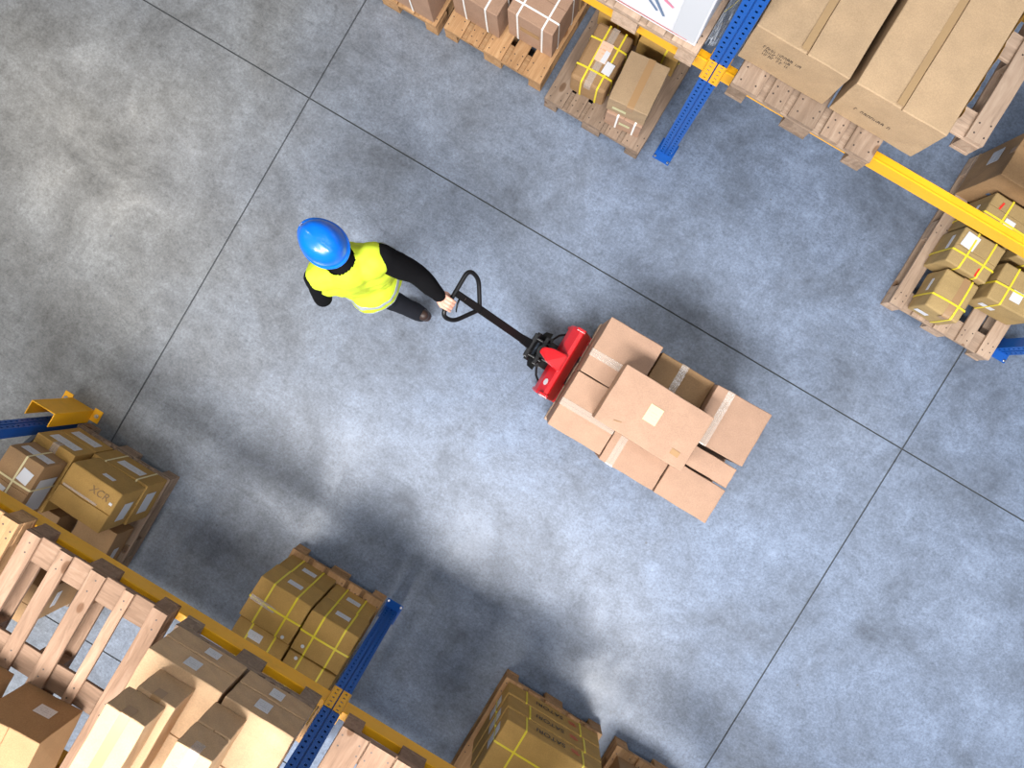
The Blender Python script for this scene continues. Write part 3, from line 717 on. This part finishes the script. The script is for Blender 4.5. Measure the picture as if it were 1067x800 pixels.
bm=bmesh.new(); P=[(-.10,1.90,1.845),(-.085,1.93,1.85),(-.06,2.0,1.86),(-.06,2.08,1.88),(-.075,2.2,1.9)]
ribbon(bm,P,[(1,0,.2)]*5,(0,.6,-.7),.012,.001); tag(link('loose_strap',bm,STRY),'loose yellow-green strap end beside the crumpled film','strap')
# big cartons
def marks(parent,P,Q,rows,seed,m=INK,cw=.009,ch=.012,name='printed_marks'):
    rn=random.Random(seed); st=[]
    for r_ in range(rows):
        xx=0; nn=rn.randint(9,14)
        for k in range(nn):
            if rn.random()<.2: xx+=cw; continue
            kk=rn.randint(0,3); yy=-r_*ch*1.6
            st+= [(xx,yy,xx,yy+ch,.0025)]
            if kk!=1: st.append((xx,yy+ch,xx+cw*.7,yy+ch,.0025))
            if kk!=2: st.append((xx+cw*.7,yy,xx+cw*.7,yy+ch,.0025))
            if kk==3: st.append((xx,yy+ch/2,xx+cw*.7,yy+ch/2,.0025))
            xx+=cw*1.25
    o=inkshape(parent,st,P,Q,m,name); o['kind']='stuff'; return o
b1=carton('big long kraft carton with a slit seam nearest the blue upright',.06,.545,1.86,2.98,DZ,1.955,m=CB4,seam='y',so=.02,gapw=.003,bulge=.008,gd=.012)
slab('packing_tape',b1,(.0,0,.3218),Matrix.Identity(3),.034,1.10,TBK,.0008)
marks(b1,(-.16,-.5650,.19),QMY,3,5,cw=.013,ch=.018)
b2=carton('biggest long kraft carton on the shelf, right of the slit-seamed one',.585,1.055,1.86,2.98,DZ,1.955,m=CB4,seam='y',so=-.0,gapw=.003,bulge=.008,gd=.012,rot=-.3)
slab('packing_tape',b2,(-.020,0,.3218),Matrix.Identity(3),.034,1.10,TBK,.0008)
marks(b2,(-.15,-.5650,.12),QMY,1,9,cw=.015,ch=.018)
# wrinkled gold tape on its right wall
bm=bmesh.new(); g=[]
for i in range(40):
    yy=-.45+.6*i/39; row=[]
    for j in range(5):
        zz=.16+.035*j; row.append(bm.verts.new((.246+.006*noise.noise(Vector((yy*30,zz*40,1))),yy,zz+.008*math.sin(yy*37))))
    g.append(row)
for i in range(39):
    for j in range(4): bm.faces.new((g[i][j],g[i+1][j],g[i+1][j+1],g[i][j+1]))
gt=link('packing_tape',bm,mat('gold_packing_tape',(.45,.26,.07),.15,spec=.8),b2); md=gt.modifiers.new('s','SOLIDIFY'); md.thickness=.0006

# ------------------------------------------------------------------ left rack, floor level
GL2='wooden pallets on the floor under the left rack'
pallet('dark wooden pallet under the labelled boxes beside the yellow column guard',-2.66,-1.87,-2.035,-1,0,WG,group=GL2)
pallet('wooden pallet under four yellow-strapped boxes, end blocks poking into the aisle',-.845,-.085,-1.995,-1,0,WD,group=GL2)
pallet('wooden pallet under the three boxes printed in black at the bottom edge',.955,1.755,-1.99,-1,0,WD,group=GL2)
pallet('wooden pallet on the shelf above the printed boxes, added unseen to shade them',.975,1.775,-2.085,-1,BL,WG)  # unseen loaded pallet, added for the shade on the printed boxes
carton('tall brown carton on the shelf above the printed boxes, added unseen to shade them',.99,1.76,-3.0,-2.11,DL,2.35,m=CB3,seam='y')  # added out of view with its pallet to cast that shade
pallet('wooden pallet at the bottom edge right of the printed boxes, corner only',1.885,2.68,-2.0,-1,0,WD,group=GL2)
# yellow guard pallet
carton('brown box with one wide white label, lower of two by the yellow guard',-2.645,-2.345,-2.5,-2.05,PZ,.358,rot=-1,m=CB2,seam='x',bulge=.0005,labels=[('+y',.0,.1,.20,.09,0,LBL)])
a2=carton('brown box with a wide white label, upper of two by the yellow guard',-2.645,-2.345,-2.5,-2.05,.362,.583,rot=-1,m=CB2,seam='y',so=.0,tape=TCL,bulge=.001,labels=[('+y',.0,.1,.20,.09,0,LBL)])
carton('brown box with cream straps and a square paper on top, highest near the left edge',-2.63,-2.365,-2.53,-2.11,.588,.82,rot=-2,m=CB3,seam='x',straps=[('x',.05),('y',.15)],sm=STRC,labels=[('+y',.05,.2,.21,.07,0,LBL),('top',.45,.45,.08,.09,-8,WHT),('+x',-.1,-.05,.25,.16,0,GREYP),('top',-.4,-.35,.08,.09,-8,WHT)])
carton('ochre box with cream straps and a wide white label facing the aisle',-2.325,-1.885,-2.36,-2.045,PZ,.412,rot=0,m=CB2,seam='x',bulge=.0005,straps=[('x',-.55),('x',.6)],sm=STRC,labels=[('+y',.05,.1,.19,.09,0,LBL),('+x',.0,.1,.16,.12,0,GREYP)])
cx_=carton('ochre box with handwritten letters and a tape slit, resting on a strapped box',-2.285,-1.895,-2.355,-2.05,.418,.70,rot=-2.5,m=CB2,seam='x',so=-.01,tape=None,gapw=.004,gd=.01,labels=[('+y',.1,.3,.085,.04,0,LBL),('+x',-.1,-.2,.14,.10,0,GREYP)],bulge=.008,rr=.008)
text(cx_,'XCR',.070,(.065,.078,.2885),Matrix.Rotation(R(0),3,'Z'),mat('marker_pen',(.17,.10,.045),.7),name='handwriting',shear=.15)
slab('sticker',cx_,(.165,.06,.2880),Matrix.Identity(3),.022,.018,WHT)
slab('packing_tape',cx_,(-.04,.004,.2905),Matrix.Identity(3),.26,.016,TCL,.0008)
carton('small brown box behind the handwritten one, left rear of the dark pallet',-2.60,-2.31,-2.9,-2.56,PZ,.40,m=CB3,seam='x')
carton('small brown box behind the handwritten one, right rear of the dark pallet',-2.21,-1.92,-2.86,-2.47,PZ,.36,m=CB3,seam='x',labels=[('+x',0,0,.1,.06,0,LBL)])
carton('brown box at the back of the dark pallet seen through the slatted pallet',-2.52,-2.05,-3.2,-2.92,PZ,.62,m=CB3,seam='x',labels=[('+x',0,.1,.12,.05,0,LBL)])
# four strapped boxes
def ybox(lab,x0,x1,y0,y1,z0,z1,lb=True,dot=None,mm=CB2,rot=0,bulge=.005):
    ls=[('+y',.05,.0,.105,.06,0,LBL)] if lb else []
    o=carton(lab,x0,x1,y0,y1,z0,z1,rot=rot,m=mm,seam=None,straps=[('x',-.45),('x',.45),('y',0)],labels=ls,group='yellow-strapped boxes beside the dark blue upright',rr=.008,bulge=bulge)
    if dot:
        b=bmesh.new(); cyl(b,(0,0,0),(0,0,1),.012,.002,14); d=link('round_sticker',b,WHT,o); d.location=(dot[0],dot[1],z1-z0+.006)
    return o
ybox('ochre yellow-strapped box, lower left of the front four by the dark blue upright',-.83,-.456,-2.315,-2.03,PZ,.432,bulge=.0005)
q=ybox('ochre yellow-strapped box, upper left of the front four, clear tape scrap on top',-.835,-.456,-2.315,-2.025,.438,.735,dot=(.13,-.12),rot=-.5)
slab('packing_tape',q,(-.09,.0,.3045),Matrix.Identity(3),.18,.035,TCL,.0008,-2)
ybox('ochre yellow-strapped box, lower right of the front four by the dark blue upright',-.442,-.098,-2.325,-2.045,PZ,.432,bulge=.0005)
ybox('ochre yellow-strapped box, upper right of the front four touching the upright',-.442,-.088,-2.325,-2.04,.438,.735,dot=(-.11,-.09),rot=.5)
qq=ybox('ochre box behind the front four with a label showing beside the beam',-.83,-.455,-2.72,-2.338,PZ,.69,dot=None)
slab('shipping_label',qq,(-.036,.125,.5495),Matrix.Identity(3),.10,.055,LBL)
ybox('ochre box behind the front four at the blue upright, white dot on top',-.44,-.09,-2.72,-2.345,PZ,.715,dot=(-.11,.16))
# printed boxes
for i in range(3):
    zb=PZ+.182*i; inset=(0,.006,.012)[i]
    o=carton(('wide box with black print, lowest of the three stacked at the bottom edge','wide box with black print, middle of the three stacked at the bottom edge','wide black-printed box with yellow straps across its top, topmost of three at the bottom edge')[i],
      .985+inset,1.725-inset*.3,-2.51,-2.005-inset*.7,zb,zb+.178,m=CB2,seam=None,straps=[('x',-.60+.07*(i%2)),('x',.58+.06*(i%2)),('y',.35)],labels=[('-x',.3,0,.16,.10,0,LBL)],rr=.008,bulge=.0005 if i<2 else .004)
    text(o,'SATORI',.066,(-.035,.257,.088),QPY,INK,shear=.1)
    inkshape(o,[(-.03,.012,.03,.012,.012),(-.02,-.01,.035,-.01,.01)],(.150,.2568,.085),QPY,INKR,'printed_mark')
carton('brown box on the last pallet at the bottom edge, right of the printed boxes',1.92,2.4,-2.45,-2.06,PZ,.50,m=CB3,seam='x',labels=[('+y',.5,.1,.12,.07,0,LBL)])
# ------------------------------------------------------------------ left rack, shelf level
pallet('pink-toned slatted pallet on the beam, floor showing between its open slats',-1.815,-.965,-2.02,-1,BL,WU,deck=(.088,.076,.088,.058,.088))
pallet('slatted wooden pallet at the left edge of the shelf, next to the open one',-2.66,-1.86,-2.02,-1,BL,WD,deck=(.12,.09,.12,.085,.1))
pallet('dark pallet on the beam under the tall stack of labelled cartons',-.905,-.085,-2.038,-1,BL,WG)
pallet('closely boarded pallet on the beam right of the dark blue upright',.085,.885,-2.035,-1,BL,WU,deck=(.155,.15,.155,.15,.155))
carton('tan carton with a pale label at the back of the open slatted pallet',-1.40,-1.075,-3.15,-2.68,DL,2.02,rot=4,m=CB3,seam='y',labels=[('+y',.25,-.2,.09,.07,0,LBL),('+x',-.6,.3,.03,.05,20,FILMW)])
carton('brown carton at the left edge behind the slatted pallets',-1.86,-1.485,-3.1,-2.70,DL,1.93,rot=2,m=CB3,seam='y')
GS='labelled cartons stacked on the shelf pallet'
lab=[('+y',-.15,.1,.062,.062,0,LBL)]
carton('carton with a square label, bottom of the left column against the beam',-.888,-.480,-2.62,-2.030,DL,1.822,m=CB5,seam='x',labels=[('+y',.15,.0,.075,.06,0,LBL)],group=GS)
carton('carton with a square label, second up in the left column',-.888,-.482,-2.62,-2.033,1.826,1.985,m=CB5,seam='x',labels=[('+y',.0,.05,.075,.075,0,LBL)],group=GS,bulge=.0015)
carton('carton with a square label, bottom of the right column by the dark blue upright',-.462,-.085,-2.62,-2.035,DL,1.822,m=CB5,seam='x',labels=[('+y',.0,.1,.07,.07,0,LBL)],group=GS)
carton('carton with a square label, second up in the right column by the upright',-.462,-.085,-2.62,-2.038,1.826,1.985,m=CB5,seam='x',labels=[('+y',-.1,-.1,.075,.08,0,LBL)],group=GS,bulge=.0015)
carton('narrow carton standing on the left column, third up',-.79,-.598,-2.60,-2.080,1.992,2.18,m=CB5,seam='y',tape=TBR,group=GS,bulge=.0015)
carton('narrow carton, highest of the left column of the stack',-.822,-.633,-2.58,-2.095,2.185,2.355,m=CB5,seam='y',tape=TBR,group=GS,bulge=.0015)
carton('narrow ochre carton standing on the right column, third up',-.487,-.318,-2.60,-2.075,1.992,2.175,m=CB5,seam='y',group=GS,bulge=.0015)
carton('narrow ochre carton with ragged flap, highest of the right column',-.49,-.318,-2.58,-2.078,2.180,2.35,m=CB5,seam='y',tape=TCL,group=GS,bulge=.0015)

# ------------------------------------------------------------------ person
def capsule(bm,p0,p1,r0,r1,n=14):
    p0=Vector(p0);p1=Vector(p1); d=p1-p0
    def ball(c,r): bmesh.ops.create_uvsphere(bm,u_segments=n,v_segments=9,radius=r,matrix=Matrix.Translation(c))
    ball(p0,r0)
    if d.length>1e-4: ball(p1,r1); tube(bm,[p0,p1],[r0,r1],n)
def ell(bm,c,r,rot=None,n=20):
    M=Matrix.Translation(c)@(rot.to_4x4() if rot else Matrix.Identity(4))@Matrix.Diagonal((*r,1))
    bmesh.ops.create_uvsphere(bm,u_segments=n,v_segments=14,radius=1,matrix=M)
def solidify(name,bm,m,parent,vox,smooth=6,post=None,disp=0):
    me=bpy.data.meshes.new(name); bm.to_mesh(me); bm.free(); o=bpy.data.objects.new(name,me); C.objects.link(o)
    r=o.modifiers.new('r','REMESH'); r.mode='VOXEL'; r.voxel_size=vox
    s=o.modifiers.new('s','SMOOTH'); s.factor=.5; s.iterations=smooth
    dg=bpy.context.evaluated_depsgraph_get(); dg.update()
    me2=bpy.data.meshes.new_from_object(o.evaluated_get(dg)); o.modifiers.clear(); o.data=me2
    b=bmesh.new(); b.from_mesh(me2)
    if disp:
        b.normal_update()
        for v in b.verts: 
            p=v.co; k=noise.noise(Vector((p.x*9,p.y*9,p.z*5)))*disp+noise.noise(Vector((p.x*22,p.y*22,p.z*14)))*disp*.4
            v.co+=v.normal*k
    if post: post(b)
    b.to_mesh(me2); b.free()
    me2.materials.clear(); me2.materials.append(m)
    for p in me2.polygons: p.use_smooth=True
    if parent: o.parent=parent
    return o
SKIN=mat('skin',(.62,.34,.25),.5); bsdf(SKIN).inputs['Subsurface Weight'].default_value=.1; bsdf(SKIN).inputs['Subsurface Radius'].default_value=(.02,.008,.004)
BKF=mat('black_knit',(.005,.005,.006),.9,spec=.1); DKT=mat('dark_trousers',(.012,.013,.018),.8,spec=.2)
HV=mat('hi_vis_fabric',(.54,.66,.04),.7,spec=.2)
REF=mat('reflective_tape',(.42,.46,.50),.4,.3)
HAT=mat('blue_hard_hat_plastic',(.0,.145,.72),.3,spec=.5,coat=.25)
SHO=mat('dark_brown_leather',(.035,.018,.014),.5); SOLE=mat('shoe_sole',(.02,.018,.017),.8)
HAIR=mat('dark_hair',(.02,.014,.01),.6)
Rs=Vector((-1.030,.102,1.41)); Ls=Vector((-1.278,-.168,1.41)); Re=Vector((-.865,.135,1.155)); Rw=Vector((-.728,.100,.985))
Le=Vector((-1.275,-.262,1.13)); Lw=Vector((-1.37,-.225,.925))
NK=Vector((-1.175,-.025,1.47)); HD=Vector((-1.262,.008,1.585)); CH=Vector((-1.165,-.03,1.30)); WA=Vector((-1.15,-.018,1.08)); PE=Vector((-1.15,.0,.95))
Rh=Vector((-1.175,.085,.90)); Lh=Vector((-1.13,-.085,.90)); Rk=Vector((-1.31,.09,.50)); Ra=Vector((-1.385,.085,.105)); Lk=Vector((-1.09,-.08,.485)); La=Vector((-.905,-.062,.165))
def torso(bm,g=0):
    sv=(Rs-Ls).normalized(); m_=(Rs+Ls)/2
    for c,wd,r in ((Vector((m_.x,m_.y,1.40)),.120,.074),(CH,.115,.105),((CH+WA)/2,.085,.105),(WA,.07,.105),(PE,.075,.115)):
        # twist eases towards the hips
        k=(c.z-.95)/.45; dv=Vector((sv.x*max(k,.0)+.15,sv.y*max(k,.35)+.25*(1-k),0)).normalized()
        capsule(bm,c-dv*wd,c+dv*wd,r+g,r+g)
    for a,b,ra,rb in (((Rs+Ls)/2,CH,.10,.115),(CH,WA,.115,.105),(WA,PE,.105,.115)): capsule(bm,a,b,ra+g,rb+g)
def limb(bm,pts,rs,g=0):
    for i in range(len(pts)-1): capsule(bm,pts[i],pts[i+1],rs[i]+g,rs[i+1]+g)
fw=Vector((-.97,.14,-.18)).normalized(); rt=Vector((0,0,1)).cross(fw).normalized()*-1; upv=rt.cross(fw).normalized()
if upv.z<0: upv=-upv
HM=Matrix((fw,rt,upv)).transposed()     # local x=forward
def hp(a,b,c): return HD+HM@Vector((a,b,c))
bm=bmesh.new()
torso(bm); limb(bm,[Rs,Re,Rw],[.052,.042,.029]); limb(bm,[Ls,Le,Lw],[.052,.042,.029])
limb(bm,[Rh,Rk,Ra],[.078,.054,.038]); limb(bm,[Lh,Lk,La],[.078,.054,.038])
limb(bm,[NK,NK+(HD-NK)*.6],[.058,.055]); limb(bm,[(Rs+Ls)/2+Vector((0,0,.02)),NK],[.07,.06])
ell(bm,hp(-.005,0,.015),(.098,.077,.10),HM); ell(bm,hp(.03,0,-.05),(.062,.056,.068),HM); ell(bm,hp(.07,0,-.088),(.022,.025,.018),HM)
limb(bm,[hp(.088,0,.015),hp(.112,0,-.024)],[.008,.013]); ell(bm,hp(.1,.012,-.028),(.01,.008,.008),HM); ell(bm,hp(.1,-.012,-.028),(.01,.008,.008),HM)
ell(bm,hp(.088,0,.03),(.012,.045,.010),HM)
ell(bm,hp(.088,0,-.052),(.011,.024,.006),HM); ell(bm,hp(.086,0,-.062),(.011,.02,.007),HM)
for s in (-1,1): ell(bm,hp(-.005,s*.078,-.012),(.016,.009,.030),HM); ell(bm,hp(.055,s*.045,-.03),(.03,.02,.025),HM)
for a,k in ((Ra,Vector((-1,.05,0))),(La,Vector((-.9,-.02,-.62)))): limb(bm,[a,a+k.normalized()*.17+Vector((0,0,-.06 if a is Ra else .0))],[.036,.026])
# right hand closed round the grip bar
BAR=P1+Vector((0,.145,0))      # bar centre in world
bx,bz=BAR.x,BAR.z
by0=.050
for k in range(4):
    yy=by0+.0215*k; rk=(.0082,.0092,.0098,.0092)[k]
    kn=Vector((bx-.025,yy,bz+.038-(.003 if k in(0,) else 0)))
    ch=[kn,Vector((bx+.013,yy,bz+.033)),Vector((bx+.031,yy,bz+.004)),Vector((bx+.016,yy,bz-.026)),Vector((bx-.009,yy,bz-.028))]
    limb(bm,ch,[rk+.002,rk+.0005,rk,rk-.0004,rk-.001]); limb(bm,[Rw+Vector((.0,(k-1.5)*.010,0)),kn],[.019,.0125])
tb_=by0+.0215*3
limb(bm,[Rw+Vector((.01,.018,-.004)),Vector((bx-.035,tb_+.018,bz+.010)),Vector((bx-.022,tb_+.016,bz-.018)),Vector((bx+.004,tb_+.006,bz-.034))],[.017,.0135,.011,.009])
# left hand relaxed
ld=(Lw-Le).normalized(); sx_=Vector((0,1,0)); dn=Vector((-.25,0,-1)).normalized()
for k in range(4):
    o_=Vector((0,0,1))*((1.5-k)*.0205)
    kn=Lw+ld*.085+o_+Vector((0,.0,0)); ln=(.9,1.03,1.08,.98)[3-k]
    a=kn+ (ld*.8+sx_*.35).normalized()*.040*ln; b_=a+(ld*.45+sx_*.8).normalized()*.026*ln; c_e=b_+(ld*.1+sx_*.9).normalized()*.020*ln
    limb(bm,[Lw+o_*.6,kn,a,b_,c_e],[.020,.0125,.0095,.0088,.0078])
limb(bm,[Lw+ld*.02+Vector((0,.012,.022)),Lw+ld*.055+Vector((0,.035,.042)),Lw+ld*.085+Vector((0,.048,.046))],[.016,.011,.009])
person=solidify('person',bm,SKIN,None,.0046,4)
tag(person,'person in a blue hard hat and yellow safety vest pulling the pallet truck behind them','person')
# clothing
bm=bmesh.new(); torso(bm,.010); limb(bm,[Rs,Re,Rw],[.078,.064,.046]); limb(bm,[Ls,Le,Lw],[.064,.056,.042]); limb(bm,[(Rs+Ls)/2+Vector((0,0,.03)),NK+(HD-NK)*.35],[.082,.070])
def cutlow(b):
    bmesh.ops.bisect_plane(b,geom=list(b.verts)+list(b.edges)+list(b.faces),plane_co=(0,0,.90),plane_no=(0,0,-1),clear_outer=True)
sweater=solidify('black_sweater',bm,BKF,person,.009,5,disp=.006)
bm=bmesh.new(); capsule(bm,PE-Vector((-.0,.070,0)),PE+Vector((-.0,.070,0)),.118,.118); capsule(bm,WA,PE,.112,.118)
limb(bm,[Rh,Rk,Ra+Vector((0,0,.01))],[.098,.072,.058]); limb(bm,[Lh,Lk,La+Vector((.0,0,.01))],[.098,.072,.058])
solidify('trousers',bm,DKT,person,.009,5,disp=.006)
# shoes
def shoe(heel,toe,nm):
    bm=bmesh.new(); heel=Vector(heel);toe=Vector(toe); d=(toe-heel)
    limb(bm,[heel+Vector((0,0,.045)),heel+d*.45+Vector((0,0,.045)),heel+d*.8+Vector((0,0,.034)),toe+Vector((0,0,.03))],[.040,.043,.044,.030])
    limb(bm,[heel+Vector((0,0,.045)),heel+Vector((0,0,.09))+d*.10,heel+Vector((0,0,.11))+d*.05],[.040,.044,.042]); limb(bm,[heel+Vector((0,0,.085))+d*.12,heel+Vector((0,0,.055))+d*.5],[.042,.036])
    s_=solidify(nm,bm,SHO,person,.006,3)
    bm=bmesh.new(); limb(bm,[heel,heel+d*.5,heel+d*.8,toe],[.038,.038,.045,.032]); u=d.normalized(); nn=Vector((0,0,1)); nn=(nn-u*nn.dot(u)).normalized()
    for v in bm.verts: 
        q=(v.co-heel).dot(nn); v.co-=nn*q*.72
    solidify('shoe_sole',bm,SOLE,s_,.006,2)
shoe((-1.355,.085,.012),(-1.585,.10,.012),'shoe'); shoe((-.868,-.058,.11),(-1.085,-.07,.022),'shoe')
# vest
bm=bmesh.new(); torso(bm,.022); capsule(bm,Rs+Vector((-.022,-.026,-.004)),Ls+Vector((.018,.022,-.004)),.093,.082)
capsule(bm,Rs+Vector((-.03,-.03,-.01)),Rs+Vector((-.055,-.05,-.17)),.088,.105); capsule(bm,Ls+Vector((.02,.024,-.01)),Ls+Vector((.05,.06,-.17)),.080,.098)
for a in range(0,360,30):      # loose flared hem
    pass
ell(bm,PE+Vector((.020,-.01,-.02)),(.175,.215,.17),Matrix.Rotation(R(15),3,'Z'))
def vestcut(b):
    G=lambda: list(b.verts)+list(b.edges)+list(b.faces)
    bmesh.ops.bisect_plane(b,geom=G(),plane_co=(0,0,.90),plane_no=(0,0,-1),clear_outer=True)
    # neck opening
    nc=(NK.x-.012,NK.y+.005)
    bmesh.ops.delete(b,geom=[v for v in b.verts if v.co.z>1.38 and (v.co.x-nc[0])**2+(v.co.y-nc[1])**2<.082**2],context='VERTS')
vest=solidify('safety_vest',bm,HV,person,.008,7,post=vestcut,disp=.014)
md=vest.modifiers.new('s','SOLIDIFY'); md.thickness=.003; md.offset=1
def band(z0,z1,nm='reflective_band'):
    b=bmesh.new(); b.from_mesh(vest.data); b.normal_update()
    G=lambda: list(b.verts)+list(b.edges)+list(b.faces)
    bmesh.ops.bisect_plane(b,geom=G(),plane_co=(0,0,z0),plane_no=(0,0,-1),clear_outer=True)
    bmesh.ops.bisect_plane(b,geom=G(),plane_co=(0,0,z1),plane_no=(0,0,1),clear_outer=True)
    b.normal_update()
    for v in b.verts: v.co+=v.normal*.0045
    o=link(nm,b,REF,vest,True); md=o.modifiers.new('s','SOLIDIFY'); md.thickness=.0015; md.offset=1
band(.908,.932); band(.975,.998)
# hard hat
hc=Vector((-1.262,.010,1.600)); hf=Vector((-.985,.17,-.05)).normalized(); hr=Vector((0,0,1)).cross(hf).normalized(); hu=hf.cross(hr)
if hu.z<0: hu=-hu
hm=Matrix((hf,hr,hu)).transposed()
def hat(bm,th0=0,scale=1.0):
    n=64; prof=[(1.0,0.0),(.985,.22),(.955,.42),(.90,.60),(.80,.76),(.66,.88),(.48,.955),(.26,.99),(.1,1.0)]
    rings=[]
    for (rr,hh) in prof:
        row=[]
        for k in range(n):
            t=2*PI*k/n; a=.131*scale; b_=.108*scale; xx=math.cos(t)*a*rr; yy=math.sin(t)*b_*rr; zz=hh*.135*scale
            rid=math.exp(-(yy/.017)**2)*.004*min(1,hh*1.6)*(1 if hh>.2 else 0) + math.exp(-((abs(yy)-.045)/.010)**2)*.0015*(1 if hh>.4 else 0)
            zz+=rid
            row.append(bm.verts.new(hc+hm@Vector((xx,yy,zz))))
        rings.append(row)
    for i in range(len(rings)-1):
        for k in range(n): bm.faces.new((rings[i][k],rings[i][(k+1)%n],rings[i+1][(k+1)%n],rings[i+1][k]))
    bm.faces.new(rings[-1])
    return rings,n
bm=bmesh.new(); rings,n=hat(bm)
prev=rings[0]
for off,dz in ((.004,-.004),(.016,-.008),(.018,-.012)):
    row=[]
    for k in range(n):
        t=2*PI*k/n; pk=max(0,math.cos(t))**2.2*.032*(off/.018)
        row.append(bm.verts.new(hc+hm@Vector((math.cos(t)*(.131+off*.7)+pk,math.sin(t)*(.108+off*.55),dz-pk*.25))))
    for k in range(n): bm.faces.new((prev[k],prev[(k+1)%n],row[(k+1)%n],row[k]))
    prev=row
hh_=link('hard_hat',bm,HAT,person,True); md=hh_.modifiers.new('s','SOLIDIFY'); md.thickness=.003; md.offset=-1
b=bmesh.new(); abox(b,-.012,.012,-.010,.010,0,.001); lg=link('front_badge',b,WHT,hh_); lg.matrix_basis=Matrix.Translation(hc+hm@Vector((.134,0,.055)))@hm.to_4x4()@Matrix.Rotation(R(80),4,'Y')
# hair under the hat
bm=bmesh.new(); ell(bm,hp(-.018,0,.012),(.100,.083,.095),HM); ell(bm,hp(-.06,0,-.035),(.045,.062,.05),HM)
def haircut(b):
    bmesh.ops.bisect_plane(b,geom=list(b.verts)+list(b.edges)+list(b.faces),plane_co=hp(.035,0,.03),plane_no=fw+upv*-.5,clear_outer=True)
solidify('hair',bm,HAIR,person,.006,2,post=haircut,disp=.002)
for s in (-1,1):
    b=bmesh.new(); bmesh.ops.create_uvsphere(b,u_segments=14,v_segments=10,radius=.0115,matrix=Matrix.Translation(hp(.082,s*.031,.008))); link('eye',b,mat('eye_white',(.8,.8,.8),.2),person,True)

# ------------------------------------------------------------------ light: rooflights and high bay lamps of the hall
def area(name,loc,size,power,col,aim=(0,0,0)):
    l=bpy.data.lights.new(name,'AREA'); l.shape='RECTANGLE'; l.size,l.size_y=size; l.energy=power; l.color=col
    o=bpy.data.objects.new(name,l); C.objects.link(o); o.location=loc
    o.rotation_euler=(Vector(aim)-Vector(loc)).to_track_quat('-Z','Y').to_euler(); return o
area('rooflight_near',(.6,-4.2,7.6),(8,1.5),1950,(1,.98,.96),(.6,-2.4,0))
area('rooflight_far',(1.8,1.9,8.7),(9,1.2),230,(.94,.97,1),(1.8,1.9,0))
area('rooflight_end',(7.5,0,8.5),(2,6),170,(.84,.91,1),(2,0,0))
area('high_bay_lamp',(-9.3,-.6,8.5),(1.3,1.3),240,(1,.86,.66),(-3.5,-.2,0))
for i,(xx,yy) in enumerate(((-1.6,.35),(-1.0,.1),(-.5,.55))):
    l=bpy.data.lights.new('high_bay_lamp','POINT'); l.energy=14; l.shadow_soft_size=.12; l.color=(1,.95,.88); o=bpy.data.objects.new('high_bay_lamp',l); C.objects.link(o); o.location=(xx*2.2,yy*2.2,8.2)
w=bpy.data.worlds.new('world'); sc.world=w; w.use_nodes=True; w.node_tree.nodes['Background'].inputs[0].default_value=(.86,.91,1,1); w.node_tree.nodes['Background'].inputs[1].default_value=.15
sc.view_settings.view_transform='Standard'; sc.view_settings.look='None'; sc.view_settings.gamma=1; sc.view_settings.exposure=-.06; sc.view_settings.use_curve_mapping=False
